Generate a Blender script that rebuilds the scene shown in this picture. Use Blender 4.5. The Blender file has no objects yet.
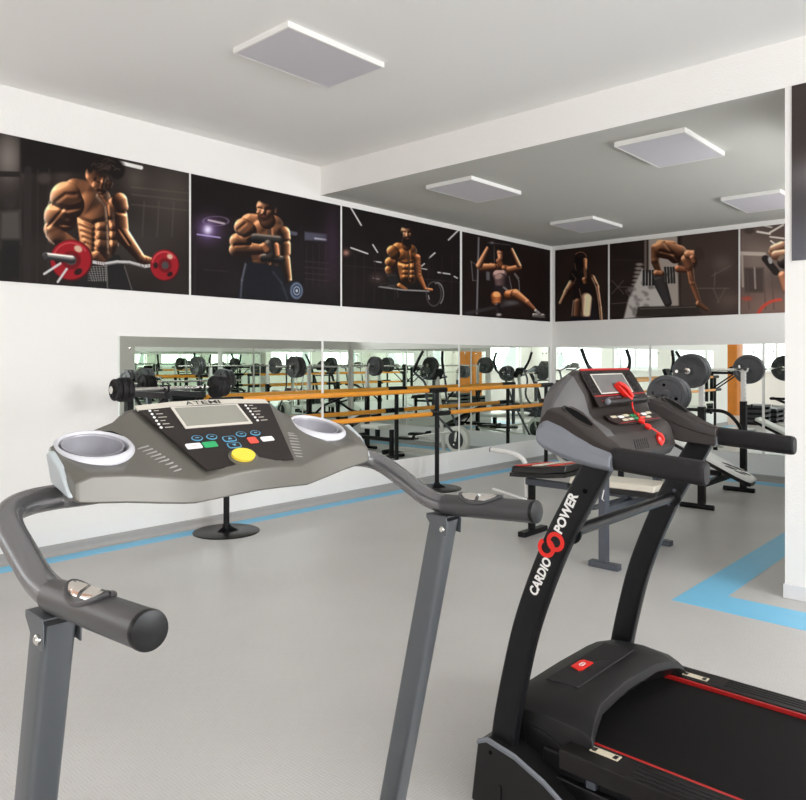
import bpy, bmesh, math, random
import numpy as np
from mathutils import Vector

sc = bpy.context.scene
COL = sc.collection
R = math.radians
random.seed(4)

# ------------------------------------------------------------------ camera
cam_d = bpy.data.cameras.new('camera')
cam_d.sensor_fit = 'HORIZONTAL'
cam_d.sensor_width = 36.0
cam_d.lens = 36.0 * 724.5 / 806.0
cam_d.shift_y = -40.0 / 806.0
cam_d.clip_start = 0.02
cam = bpy.data.objects.new('camera', cam_d)
cam.location = (0, 0, 1.375)
cam.rotation_euler = (R(90), 0, R(42.4))
COL.objects.link(cam)
sc.camera = cam

# ------------------------------------------------------------------ world, daylight, exposure
world = bpy.data.worlds.new('world')
sc.world = world
world.use_nodes = True
wb = world.node_tree.nodes['Background']
wb.inputs[0].default_value = (0.93, 0.97, 1.0, 1)
wb.inputs[1].default_value = 1.6
sc.view_settings.view_transform = 'Standard'
sc.view_settings.look = 'None'
sc.view_settings.gamma = 1.0
sc.view_settings.exposure = -0.31
sc.cycles.max_bounces = 14
sc.cycles.diffuse_bounces = 6
sc.cycles.glossy_bounces = 8
sc.cycles.transparent_max_bounces = 16
sc.cycles.caustics_reflective = True
sc.cycles.caustics_refractive = False
sc.cycles.sample_clamp_indirect = 8.0

XL, YB, YP, XP = -5.256, 8.824, 4.587, -1.195     # left wall, back wall, pillar face, pillar edge
YR, XA, XE = -4.5, -9.5, 3.5                      # rear wall, annex wall, far right wall
ZC, ZLOW = 3.22, 2.95                             # main ceiling, alcove ceiling
ZS, ZT = 1.05, 3.0                               # window sill and head
REAR_WIN = [(-8.9, -7.3), (-7.0, -5.0), (-3.6, -1.5), (-1.1, 0.45), (0.8, 2.6)]
ANNEX_WIN = [(-4.0, -2.2), (-1.7, 0.8)]
ALCOVE_ADDED_WIN = [(5.2, 6.7), (7.0, 8.5)]                  # unseen high windows, added over the side mirrors to light the alcove
RIGHT_ADDED_WIN = [(-3.8, -1.8), (-1.2, 0.8), (1.5, 4.2)]  # unseen windows, added and widened for more light on the floor
DAY = 36.0                                        # watts per square metre of window
TILT = 28                                         # skylight comes from above the horizon
def daylight(x, y, z, w, h, rot, gain=1.0):
    l = bpy.data.lights.new('window_daylight', 'AREA')
    l.shape = 'RECTANGLE'; l.size = w; l.size_y = h
    l.energy = DAY * w * h * gain
    l.color = (0.972, 0.973, 0.998)
    o = bpy.data.objects.new('window_daylight', l)
    o.location = (x, y, z); o.rotation_euler = (rot[0] - R(TILT), rot[1], rot[2])
    COL.objects.link(o)
zm, hh = (ZS + ZT) / 2, ZT - ZS
for a, b in REAR_WIN:
    daylight((a + b) / 2, YR - 0.35, zm, b - a, hh, (R(90), 0, 0), 0.26)
for a, b in ANNEX_WIN:
    daylight(XA - 0.35, (a + b) / 2, zm, b - a, hh, (R(90), 0, R(-90)), 0.46)
for a, b in RIGHT_ADDED_WIN:
    daylight(XE + 0.35, (a + b) / 2, zm, b - a, hh, (R(90), 0, R(90)), 1.6 if b > 2 else 0.62)  # strongest lamp lifts the floor beside the pillar

for a, b in ALCOVE_ADDED_WIN:
    daylight(XP + 0.55, (a + b) / 2, 2.3, b - a, 0.9, (R(90), 0, R(90)), 1.6)  # lamps behind the added alcove windows

# ------------------------------------------------------------------ materials
def mat(name, col, rough=0.5, metal=0.0, spec=0.5, noise=0.0, nscale=40.0, bump=0.0, bscale=200.0, coat=0.0, emit=None):
    m = bpy.data.materials.new(name); m.use_nodes = True
    nt = m.node_tree; b = nt.nodes['Principled BSDF']
    c = tuple(((v / 255.0) / 12.92 if v / 255.0 <= 0.04045 else ((v / 255.0 + 0.055) / 1.055) ** 2.4) for v in col)
    b.inputs['Base Color'].default_value = (*c, 1)
    b.inputs['Roughness'].default_value = rough
    b.inputs['Metallic'].default_value = metal
    b.inputs['Specular IOR Level'].default_value = spec
    b.inputs['Coat Weight'].default_value = coat
    tc = nt.nodes.new('ShaderNodeTexCoord')
    if noise > 0:
        n = nt.nodes.new('ShaderNodeTexNoise'); n.inputs['Scale'].default_value = nscale; n.inputs['Detail'].default_value = 4
        nt.links.new(tc.outputs['Object'], n.inputs['Vector'])
        mx = nt.nodes.new('ShaderNodeMix'); mx.data_type = 'RGBA'
        mx.inputs[6].default_value = (*[v * (1 - noise) for v in c], 1)
        mx.inputs[7].default_value = (*[min(1, v * (1 + noise)) for v in c], 1)
        nt.links.new(n.outputs['Fac'], mx.inputs[0]); nt.links.new(mx.outputs[2], b.inputs['Base Color'])
    if bump > 0:
        n2 = nt.nodes.new('ShaderNodeTexNoise'); n2.inputs['Scale'].default_value = bscale; n2.inputs['Detail'].default_value = 3
        nt.links.new(tc.outputs['Object'], n2.inputs['Vector'])
        bp = nt.nodes.new('ShaderNodeBump'); bp.inputs['Strength'].default_value = bump; bp.inputs['Distance'].default_value = 0.004
        nt.links.new(n2.outputs['Fac'], bp.inputs['Height']); nt.links.new(bp.outputs[0], b.inputs['Normal'])
    return m

M = {}
M['wall'] = mat('painted_plaster', (243, 240, 236), 0.85, bump=0.6, bscale=75, noise=0.012, nscale=3)
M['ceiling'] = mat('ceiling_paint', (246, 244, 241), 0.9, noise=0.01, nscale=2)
M['ceiling_low'] = mat('alcove_ceiling_grey', (196, 195, 188), 0.9, noise=0.01, nscale=2)  # darker and greyer than the main ceiling
M['base'] = mat('baseboard_vinyl', (168, 164, 160), 0.5, noise=0.05, nscale=8)
M['base_white'] = mat('pillar_skirting', (222, 222, 224), 0.5)
M['blue'] = mat('blue_floor_vinyl', (124, 200, 236), 0.42, noise=0.05, nscale=6)
M['mirror'] = mat('mirror_silvering', (240, 246, 240), 0.0, 1.0)
M['mirror_edge'] = mat('mirror_glass_edge', (205, 222, 216), 0.2)
M['white_metal'] = mat('white_enamel', (232, 230, 226), 0.35, noise=0.02)
M['chrome'] = mat('chrome', (215, 213, 208), 0.16, 1.0)
M['steel_grey'] = mat('grey_painted_steel', (84, 88, 96), 0.42, 0.25, noise=0.05, nscale=20)
M['black_steel'] = mat('black_powder_coat', (19, 19, 21), 0.42, spec=0.25, noise=0.1, nscale=60)
M['black_gloss'] = mat('black_gloss_paint', (15, 15, 16), 0.3, spec=0.35)
M['black_plastic'] = mat('black_plastic', (25, 24, 24), 0.42, spec=0.3, bump=0.08, bscale=900)
M['brown_black'] = mat('charcoal_brown_plastic', (41, 34, 31), 0.42, spec=0.35, bump=0.06, bscale=900)
M['rubber'] = mat('black_rubber', (31, 29, 30), 0.6, spec=0.3, bump=0.1, bscale=500)
M['plate'] = mat('black_iron_plate', (74, 74, 76), 0.4, 0.2, noise=0.12, nscale=30)
M['plate_grey'] = mat('grey_plate', (88, 88, 92), 0.5, 0.1, noise=0.08, nscale=30)
M['dark'] = mat('dark_hole', (8, 8, 8), 0.7, spec=0.05)
M['wood'] = mat('varnished_beech', (242, 158, 40), 0.32, noise=0.12, nscale=14, coat=0.25)
M['orange_wood'] = mat('orange_wood_cladding', (205, 122, 28), 0.4, noise=0.2, nscale=6)
M['tm_tube'] = mat('silver_grey_tube', (126, 125, 126), 0.24, 0.65)
M['tm_post'] = mat('slate_grey_post', (98, 101, 104), 0.36, 0.5)
M['tm_grip'] = mat('charcoal_foam_grip', (78, 77, 78), 0.34, 0.4, bump=0.03, bscale=700)
M['tm_console'] = mat('graphite_grey_plastic', (98, 95, 88), 0.36, 0.25, bump=0.03, bscale=1200)
M['tm_console_edge'] = mat('light_grey_plastic', (172, 178, 180), 0.4, 0.1)
M['panel_dark'] = mat('dark_brown_panel', (34, 27, 25), 0.4, spec=0.3)
M['header'] = mat('light_panel_header', (190, 184, 172), 0.4)
M['lcd'] = mat('lcd_glass', (138, 136, 126), 0.25)
M['lcd_frame'] = mat('lcd_frame', (200, 194, 184), 0.4)
M['liner'] = mat('shaded_cup_liner', (158, 156, 162), 0.3, 0.2)  # grey carries the shade inside the cup
M['cap'] = mat('black_cap', (17, 17, 17), 0.35, spec=0.3)
M['cup'] = mat('silver_cup_plastic', (206, 205, 210), 0.3, 0.15)
M['white'] = mat('white_print', (238, 236, 232), 0.5)
M['blackprint'] = mat('black_print', (26, 24, 24), 0.5)
M['green'] = mat('green_key', (38, 160, 96), 0.4)
M['redkey'] = mat('red_key', (224, 78, 62), 0.4)
M['bluekey'] = mat('blue_key_outline', (92, 158, 190), 0.4)
M['yellow'] = mat('yellow_magnet', (226, 200, 62), 0.35)
M['red'] = mat('red_plastic', (226, 34, 22), 0.35)
M['red_line'] = mat('red_line', (168, 26, 25), 0.4)
M['silver'] = mat('silver_blue_plastic', (122, 125, 132), 0.36, 0.3)
M['head_grey'] = mat('dark_silver_plastic', (94, 92, 92), 0.36, 0.3)
M['screen'] = mat('grey_screen', (112, 110, 108), 0.12)
M['belt'] = mat('black_belt', (13, 12, 12), 0.6, spec=0.15, bump=0.1, bscale=600)
M['rail'] = mat('dark_rail', (24, 21, 20), 0.3, spec=0.3, noise=0.15, nscale=30)
M['sticker'] = mat('cream_sticker', (206, 196, 172), 0.5, noise=0.2, nscale=90)
M['vinyl_black'] = mat('black_vinyl', (30, 29, 29), 0.38)
M['vinyl_red'] = mat('red_vinyl', (214, 62, 40), 0.4)
M['vinyl_cream'] = mat('cream_vinyl', (226, 218, 202), 0.4)
M['vinyl_white'] = mat('white_vinyl', (246, 245, 241), 0.36)
M['diffuser'] = mat('opal_diffuser', (214, 210, 216), 0.5)
M['lamp_frame'] = mat('lamp_frame', (240, 238, 234), 0.4)
M['frame_white'] = mat('window_frame_white', (240, 240, 240), 0.4)
M['step_dark'] = mat('dark_step_plastic', (58, 62, 64), 0.5)
M['slit'] = mat('speaker_slit_plastic', (150, 148, 142), 0.4)
M['poster_edge'] = mat('poster_edge', (60, 54, 50), 0.6)

def glass_mat():
    m = bpy.data.materials.new('window_glass'); m.use_nodes = True
    nt = m.node_tree; nt.nodes.remove(nt.nodes['Principled BSDF'])
    out = nt.nodes['Material Output']
    t = nt.nodes.new('ShaderNodeBsdfTransparent'); t.inputs[0].default_value = (0.97, 0.98, 0.98, 1)
    g = nt.nodes.new('ShaderNodeBsdfGlossy'); g.inputs['Roughness'].default_value = 0.02
    mx = nt.nodes.new('ShaderNodeMixShader'); mx.inputs[0].default_value = 0.06
    nt.links.new(t.outputs[0], mx.inputs[1]); nt.links.new(g.outputs[0], mx.inputs[2]); nt.links.new(mx.outputs[0], out.inputs[0])
    return m
M['glass'] = glass_mat()

def floor_mat():
    m = bpy.data.materials.new('ribbed_grey_floor'); m.use_nodes = True
    nt = m.node_tree; b = nt.nodes['Principled BSDF']; N = nt.nodes.new; Lk = nt.links.new
    geo = N('ShaderNodeNewGeometry')
    heights = []
    for ang in (0.0, 90.0):
        mp = N('ShaderNodeMapping'); mp.inputs['Rotation'].default_value = (0, 0, R(ang)); Lk(geo.outputs['Position'], mp.inputs['Vector'])
        w = N('ShaderNodeTexWave'); w.wave_type = 'BANDS'; w.bands_direction = 'X'
        w.inputs['Scale'].default_value = 26.0; w.inputs['Distortion'].default_value = 0.0
        Lk(mp.outputs[0], w.inputs['Vector']); heights.append(w)
    mp = N('ShaderNodeMapping'); Lk(geo.outputs['Position'], mp.inputs['Vector'])
    ck = N('ShaderNodeTexChecker'); ck.inputs['Scale'].default_value = 26.0; Lk(mp.outputs[0], ck.inputs['Vector'])
    mx = N('ShaderNodeMix'); mx.data_type = 'FLOAT'
    Lk(ck.outputs['Fac'], mx.inputs[0]); Lk(heights[0].outputs['Fac'], mx.inputs[2]); Lk(heights[1].outputs['Fac'], mx.inputs[3])
    bp = N('ShaderNodeBump'); bp.inputs['Strength'].default_value = 0.26; bp.inputs['Distance'].default_value = 0.0025
    Lk(mx.outputs[0], bp.inputs['Height']); Lk(bp.outputs[0], b.inputs['Normal'])
    n = N('ShaderNodeTexNoise'); n.inputs['Scale'].default_value = 1.3; n.inputs['Detail'].default_value = 6; Lk(geo.outputs['Position'], n.inputs['Vector'])
    cr = N('ShaderNodeValToRGB'); Lk(n.outputs['Fac'], cr.inputs[0])
    cr.color_ramp.elements[0].position = 0.3; cr.color_ramp.elements[0].color = (0.54, 0.522, 0.502, 1)
    cr.color_ramp.elements[1].position = 0.7; cr.color_ramp.elements[1].color = (0.60, 0.582, 0.562, 1)
    m2 = N('ShaderNodeMix'); m2.data_type = 'RGBA'; m2.blend_type = 'MULTIPLY'; m2.inputs[0].default_value = 0.10
    Lk(cr.outputs[0], m2.inputs[6]); Lk(mx.outputs[0], m2.inputs[7]); Lk(m2.outputs[2], b.inputs['Base Color'])
    b.inputs['Roughness'].default_value = 0.34
    b.inputs['Specular IOR Level'].default_value = 0.4
    return m
M['floor'] = floor_mat()

# ------------------------------------------------------------------ mesh helpers (world coordinates in, local mesh out)
def wloc(o):
    v = Vector((0, 0, 0))
    while o is not None:
        v += o.location; o = o.parent
    return v

def mk(name, V, F, m, parent=None, loc=None, smooth=True, bevel=0.0, seg=2, sharp=40, sub=0, mi=None):
    me = bpy.data.meshes.new(name)
    off = wloc(parent) if parent else Vector(loc if loc else (0, 0, 0))
    me.from_pydata([(x - off.x, y - off.y, z - off.z) for x, y, z in V], [], F)
    ms = m if isinstance(m, (list, tuple)) else [m]
    for q in ms: me.materials.append(q)
    if mi is not None: me.polygons.foreach_set('material_index', mi)
    bm = bmesh.new(); bm.from_mesh(me)
    bmesh.ops.recalc_face_normals(bm, faces=bm.faces)
    if smooth:
        for f in bm.faces: f.smooth = True
        if bevel == 0 and sub == 0:
            for e in bm.edges:
                if len(e.link_faces) == 2 and e.calc_face_angle(0) > R(sharp): e.smooth = False
    bm.to_mesh(me); bm.free()
    o = bpy.data.objects.new(name, me); COL.objects.link(o)
    if parent: o.parent = parent
    else: o.location = off
    if bevel > 0:
        b = o.modifiers.new('bevel', 'BEVEL'); b.width = bevel; b.segments = seg; b.limit_method = 'ANGLE'; b.angle_limit = R(30); b.harden_normals = True
    if sub:
        s = o.modifiers.new('sub', 'SUBSURF'); s.levels = sub; s.render_levels = sub
    return o

class G:                                           # geometry collector
    def __init__(s): s.V = []; s.F = []; s.I = []
    def add(s, V, F, i=0):
        n = len(s.V); s.V += [tuple(v) for v in V]; s.F += [tuple(k + n for k in f) for f in F]; s.I += [i] * len(F); return s
    def box(s, a, b, i=0):
        x0, y0, z0 = a; x1, y1, z1 = b
        return s.add([(x0, y0, z0), (x1, y0, z0), (x1, y1, z0), (x0, y1, z0), (x0, y0, z1), (x1, y0, z1), (x1, y1, z1), (x0, y1, z1)],
                     [(0, 3, 2, 1), (4, 5, 6, 7), (0, 1, 5, 4), (1, 2, 6, 5), (2, 3, 7, 6), (3, 0, 4, 7)], i)
    def loft(s, rings, cap=True, i=0, close=True):
        n = len(rings[0]); V = [p for r in rings for p in r]; F = []
        for k in range(len(rings) - 1):
            for j in range(n if close else n - 1):
                F.append((k * n + j, k * n + (j + 1) % n, (k + 1) * n + (j + 1) % n, (k + 1) * n + j))
        if cap: F += [tuple(range(n))[::-1], tuple(range((len(rings) - 1) * n, len(rings) * n))]
        return s.add(V, F, i)
    def tube(s, pts, r, n=14, i=0, up=None, flat=None):
        pts = [Vector(p) for p in pts]; rings = []; ref = None
        for k, p in enumerate(pts):
            t = (pts[min(k + 1, len(pts) - 1)] - pts[max(k - 1, 0)]).normalized()
            if ref is None:
                ref = Vector(up) if up else (Vector((0, 0, 1)) if abs(t.z) < 0.9 else Vector((1, 0, 0)))
            a = (ref - t * ref.dot(t)).normalized(); ref = a; b = t.cross(a)
            rr = r[k] if isinstance(r, (list, tuple)) else r
            if flat:                               # rectangular bar: flat = (along ref, across)
                rings.append([p + a * flat[0] * u + b * flat[1] * v for u, v in ((1, 1), (1, -1), (-1, -1), (-1, 1))])
            else:
                rings.append([p + (a * math.cos(2 * math.pi * q / n) + b * math.sin(2 * math.pi * q / n)) * rr for q in range(n)])
        return s.loft(rings, True, i)
    def lathe(s, c, axis, prof, n=32, i=0):        # prof: (radius, offset along axis)
        ax = Vector(axis).normalized(); u = ax.orthogonal().normalized(); w = ax.cross(u); c = Vector(c)
        rings = [[c + ax * h + (u * math.cos(2 * math.pi * q / n) + w * math.sin(2 * math.pi * q / n)) * max(r, 1e-4) for q in range(n)] for r, h in prof]
        return s.loft(rings, True, i)
    def prism(s, poly, axis, a, b, i=0):           # 2D polygon extruded along 'x','y' or 'z'
        f = {'y': lambda p, t: (p[0], t, p[1]), 'x': lambda p, t: (t, p[0], p[1]), 'z': lambda p, t: (p[0], p[1], t)}[axis]
        return s.loft([[f(p, a) for p in poly], [f(p, b) for p in poly]], True, i)
    def mk(s, name, m, parent=None, **k):
        if isinstance(m, (list, tuple)): k['mi'] = s.I
        return mk(name, s.V, s.F, m, parent, **k)

def curve(P, n=6):                                 # Catmull-Rom through the points
    P = [Vector(p) for p in P]; Q = [P[0] * 2 - P[1]] + P + [P[-1] * 2 - P[-2]]; out = []
    for k in range(1, len(Q) - 2):
        for q in range(n):
            t = q / n; a, b, c, d = Q[k - 1], Q[k], Q[k + 1], Q[k + 2]
            out.append(0.5 * ((2 * b) + (c - a) * t + (2 * a - 5 * b + 4 * c - d) * t * t + (3 * b - a - 3 * c + d) * t ** 3))
    return out + [P[-1]]

def fillet(P, r, n=6):                             # polyline with rounded corners
    P = [Vector(p) for p in P]; out = [P[0]]
    for k in range(1, len(P) - 1):
        a, b, c = P[k - 1], P[k], P[k + 1]; d1 = min(r, (a - b).length * 0.48); d2 = min(r, (c - b).length * 0.48)
        p0 = b + (a - b).normalized() * d1; p1 = b + (c - b).normalized() * d2
        for q in range(n + 1):
            t = q / n; out.append(p0 * (1 - t) ** 2 + b * 2 * t * (1 - t) + p1 * t * t)
    return out + [P[-1]]

def thing(name, label, cat, loc=(0, 0, 0), group=None):
    o = bpy.data.objects.new(name, None); COL.objects.link(o); o.location = loc; o.empty_display_size = 0.1
    return tag(o, label, cat, group)
def tag(o, label, cat, group=None):
    o['label'] = label; o['category'] = cat
    if group: o['group'] = group
    return o
def struct(o):
    o['kind'] = 'structure'; return o

def rrect(w, h, r, n=4):                           # rounded rectangle outline, centred
    out = []
    for cx, cy, a0 in ((w / 2 - r, h / 2 - r, 0), (-w / 2 + r, h / 2 - r, 90), (-w / 2 + r, -h / 2 + r, 180), (w / 2 - r, -h / 2 + r, 270)):
        for q in range(n + 1):
            a = R(a0 + 90 * q / n); out.append((cx + r * math.cos(a), cy + r * math.sin(a)))
    return out

def plate_on(name, poly, o0, U_, V_, N_, lift, thick, m, parent, **k):
    """flat raised shape on a plane: poly in (u, v) metres"""
    o0, U_, V_, N_ = Vector(o0), Vector(U_), Vector(V_), Vector(N_)
    g = G(); g.loft([[o0 + U_ * u + V_ * v + N_ * h for u, v in poly] for h in (lift, lift + thick)])
    return g.mk(name, m, parent, **k)

def text_on(name, s, o0, U_, V_, N_, size, m, parent, lift=0.0, bold=0.0, sx=1.0, thick=0.0008, shear=0.0, hcap=False):
    """lettering as a thin mesh; o0 is the left end of the baseline"""
    c = bpy.data.curves.new('t', 'FONT'); c.body = s; c.size = 1.0; c.offset = bold; c.shear = shear; c.extrude = 0.0; c.resolution_u = 3
    t = bpy.data.objects.new('t', c); COL.objects.link(t)
    dg = bpy.context.evaluated_depsgraph_get(); me = bpy.data.meshes.new_from_object(t.evaluated_get(dg))
    bpy.data.objects.remove(t); bpy.data.curves.remove(c)
    vs = [Vector(v.co) for v in me.vertices]; fs = [tuple(p.vertices) for p in me.polygons]
    x0 = min(v.x for v in vs); y0 = min(v.y for v in vs); w = max(v.x for v in vs) - x0; h = max(v.y for v in vs) - y0
    o0, U_, V_, N_ = Vector(o0), Vector(U_), Vector(V_), Vector(N_)
    kx, ky = (size[0] / w, size[1] / h)
    V = [o0 + U_ * ((v.x - x0) * kx) + V_ * ((v.y - y0) * ky) + N_ * lift for v in vs]
    bpy.data.meshes.remove(me)
    return mk(name, V, fs, m, parent, smooth=False)

# ------------------------------------------------------------------ room shell
T = 0.2
struct(G().box((XA - T, YR - T, -0.1), (XE + T, YB + T, 0.0)).mk('floor', M['floor'], smooth=False))
struct(G().box((XA - T, YR - T, ZC), (XE + T, YP, ZC + 0.2)).mk('ceiling', M['ceiling'], smooth=False))
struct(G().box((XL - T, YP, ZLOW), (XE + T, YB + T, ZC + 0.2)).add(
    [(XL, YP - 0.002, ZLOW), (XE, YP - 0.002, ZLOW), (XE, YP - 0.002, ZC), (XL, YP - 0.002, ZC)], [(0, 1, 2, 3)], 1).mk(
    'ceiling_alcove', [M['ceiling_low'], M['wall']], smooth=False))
struct(G().box((XL - T, 1.72, 0), (XL, YB + T, ZC)).mk('wall_left', M['wall'], smooth=False))
struct(G().box((XL, YB, 0), (XE + T, YB + T, ZLOW)).mk('wall_back', M['wall'], smooth=False))
struct(G().box((XP, YP, 0), (XE + T, YP + 0.208, ZLOW)).mk('wall_front', M['wall'], smooth=False))
struct(G().box((XA, 1.72, 0), (XL - T, 1.92, ZC)).mk('wall_annex', M['wall'], smooth=False))

def windowed_wall(name, axis, at, out, lo, hi, wins, ZS=ZS, ZT=ZT, ZC=ZC):
    """wall along an axis with openings; at = inner face, out = outward sign"""
    g = G(); a, b = sorted((at, at + out * T))
    def bx(p0, p1, z0, z1):
        if axis == 'x': g.box((p0, a, z0), (p1, b, z1))
        else: g.box((a, p0, z0), (b, p1, z1))
    bx(lo, hi, 0, ZS); bx(lo, hi, ZT, ZC)
    e = [lo] + [q for w in wins for q in w] + [hi]
    for k in range(0, len(e), 2): bx(e[k], e[k + 1], ZS, ZT)
    struct(g.mk(name, M['wall'], smooth=False))
WN = 0
def window(axis, at, out, p0, p1, ZS=ZS, ZT=ZT):
    global WN; WN += 1
    g = G(); c = at + out * 0.1; a, b = c - 0.035, c + 0.035; f = 0.06
    def bx(q0, q1, z0, z1, d=0.0):
        if axis == 'x': g.box((q0, a + d, z0), (q1, b - d, z1))
        else: g.box((a + d, q0, z0), (b - d, q1, z1))
    bx(p0, p1, ZS, ZS + f); bx(p0, p1, ZT - f, ZT); bx(p0, p0 + f, ZS + f, ZT - f); bx(p1 - f, p1, ZS + f, ZT - f)
    pm = (p0 + p1) / 2; bx(pm - 0.03, pm + 0.03, ZS + f, ZT - f)
    o = struct(g.mk('window_%d' % WN, M['frame_white'], smooth=False))
    g = G()
    for q0, q1 in ((p0 + f, pm - 0.03), (pm + 0.03, p1 - f)): bx(q0, q1, ZS + f, ZT - f, 0.031)
    g.mk('pane', M['glass'], o, smooth=False)
    g = G(); i0, i1 = sorted((at - out * 0.08, at + out * 0.06))
    if axis == 'x': g.box((p0 - 0.05, i0, ZS - 0.035), (p1 + 0.05, i1, ZS - 0.001))
    else: g.box((i0, p0 - 0.05, ZS - 0.035), (i1, p1 + 0.05, ZS - 0.001))
    g.mk('sill', M['frame_white'], o, smooth=False)
windowed_wall('wall_rear', 'x', YR, -1, XA - T, XE + T, REAR_WIN)
windowed_wall('wall_annex_left', 'y', XA, -1, YR, 1.88, ANNEX_WIN)
windowed_wall('wall_far_right', 'y', XE, 1, YR, YP, RIGHT_ADDED_WIN)
windowed_wall('wall_right', 'y', XP, 1, YP + 0.208, YB, ALCOVE_ADDED_WIN, 1.85, 2.75, ZLOW)
for a, b in ALCOVE_ADDED_WIN: window('y', XP, 1, a, b, 1.85, 2.75)  # frames and glass of the added alcove windows
for a, b in REAR_WIN: window('x', YR, -1, a, b)
for a, b in ANNEX_WIN: window('y', XA, -1, a, b)
for a, b in RIGHT_ADDED_WIN: window('y', XE, 1, a, b)

# skirting: coved strip along the walls
def cove(name, axis, at, sgn, lo, hi, m, h=0.075):
    prof = [(0, 0), (0.022, 0), (0.02, 0.012), (0.012, 0.03), (0.011, h - 0.012), (0.004, h), (0, h)]
    g = G()
    if axis == 'y': g.loft([[(at + sgn * d, t, z) for d, z in prof] for t in (lo, hi)])
    else: g.loft([[(t, at + sgn * d, z) for d, z in prof] for t in (lo, hi)])
    return struct(g.mk(name, m, smooth=False))
cove('baseboard_left', 'y', XL, 1, 1.72, YB, M['base'])
cove('baseboard_back', 'x', YB, -1, XL, XP, M['base'])
struct(G().box((XP - 0.009, YP - 0.009, 0), (XE, YP, 0.082)).mk('baseboard_front', M['base_white'], bevel=0.003))
struct(G().box((XP - 0.009, YP + 0.0002, 0), (XP, YB, 0.082)).mk('baseboard_right', M['base_white'], bevel=0.003))
# blue stripes of the floor covering
g = G().box((-5.205, 1.7, 0), (-5.06, 8.76, 0.0012)); struct(g.mk('trim_1', M['blue'], smooth=False))
g = G().box((-5.06, 8.56, 0), (XP - 0.3, 8.76, 0.0012)); struct(g.mk('trim_2', M['blue'], smooth=False))
g = G().prism([(-1.662, 4.1), (XE - 0.1, 4.06), (XE - 0.1, 4.4), (-1.447, 4.385), (-1.44, 8.55), (-1.64, 8.55)], 'z', 0, 0.0012)
struct(g.mk('trim_3', M['blue'], smooth=False))

# ------------------------------------------------------------------ mirrors
def mirror(name_label, axis, at, sgn, lo, hi, group):
    z0, z1 = 0.31, 1.556; d0, d1 = at, at + sgn * 0.006
    g = G()
    a, b = min(d0, d1), max(d0, d1)
    if axis == 'y': loc = (at, (lo + hi) / 2, z0); g.box((a, lo, z0), (b, hi, z1))
    else: loc = ((lo + hi) / 2, at, z0); g.box((lo, a, z0), (hi, b, z1))
    o = thing('wall_mirror', name_label, 'mirror', loc, group)
    mi = []
    V = g.V; F = g.F
    front = 0
    for f in F:
        c = sum((Vector(V[k]) for k in f), Vector()) / 4
        q = c.x if axis == 'y' else c.y
        mi.append(0 if abs(q - d1) < 1e-5 else 1)
    mk('glass', V, F, [M['mirror'], M['mirror_edge']], o, smooth=False, mi=mi)
    for p in (lo + 0.09, hi - 0.09):
        for z in (z0 + 0.08, z1 - 0.09):
            c = (d1, p, z) if axis == 'y' else (p, d1, z)
            ax = (sgn, 0, 0) if axis == 'y' else (0, sgn, 0)
            G().lathe(c, ax, [(0.011, 0), (0.011, 0.004), (0.007, 0.007)], 12).mk('screw_cap', M['chrome'], o)
    return o
mirror('wall mirror on the left wall, the panel behind the grey treadmill console', 'y', XL, 1, 2.578, 4.592, 'mirror panels')
mirror('wall mirror on the left wall, middle panel behind the barre', 'y', XL, 1, 4.622, 6.713, 'mirror panels')
mirror('wall mirror on the left wall, the panel nearest the room corner', 'y', XL, 1, 6.743, 8.756, 'mirror panels')
mirror('wall mirror on the back wall, the panel nearest the room corner', 'x', YB, -1, -5.19, -3.862, 'mirror panels')
mirror('wall mirror on the back wall, the panel behind the raised barbell', 'x', YB, -1, -3.83, -2.535, 'mirror panels')
mirror('wall mirror on the back wall, the panel beside the white pillar', 'x', YB, -1, -2.505, -1.25, 'mirror panels')
mirror('wall mirror on the alcove side wall, seen only as a reflection, near half', 'y', XP, -1, 4.8, 6.73, 'mirror panels')
mirror('wall mirror on the alcove side wall, seen only as a reflection, far half', 'y', XP, -1, 6.76, 8.75, 'mirror panels')

# ------------------------------------------------------------------ ceiling lights
def lamp(x0, x1, y0, y1, z, label):
    o = thing('ceiling_light', label, 'ceiling light', ((x0 + x1) / 2, (y0 + y1) / 2, z), 'flat ceiling lights')
    h = 0.034; f = 0.012
    g = G().box((x0, y0, z - h), (x0 + f, y1, z)).box((x1 - f, y0, z - h), (x1, y1, z)).box((x0 + f, y0, z - h), (x1 - f, y0 + f, z)).box((x0 + f, y1 - f, z - h), (x1 - f, y1, z)).box((x0 + f, y0 + f, z - 0.01), (x1 - f, y1 - f, z))
    g.mk('housing', M['lamp_frame'], o, smooth=False)
    G().box((x0 + f, y0 + f, z - h + 0.001), (x1 - f, y1 - f, z - h + 0.006)).mk('diffuser', M['diffuser'], o, smooth=False)
lamp(-3.63, -3.115, 2.485, 3.24, ZC, 'flat white ceiling light switched off, the one on the higher main ceiling')
lamp(-4.25, -3.74, 4.96, 5.73, ZLOW, 'flat ceiling light on the lower ceiling, nearest the end of the beam at the left')
lamp(-2.405, -1.895, 4.9, 5.68, ZLOW, 'flat ceiling light on the lower ceiling, largest of the four there, toward the pillar')
lamp(-4.33, -3.8, 7.23, 7.95, ZLOW, 'flat ceiling light on the lower ceiling, above the room corner posters')
lamp(-2.46, -1.93, 7.26, 8.05, ZLOW, 'flat ceiling light on the lower ceiling, partly cut off by the white pillar')

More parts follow.
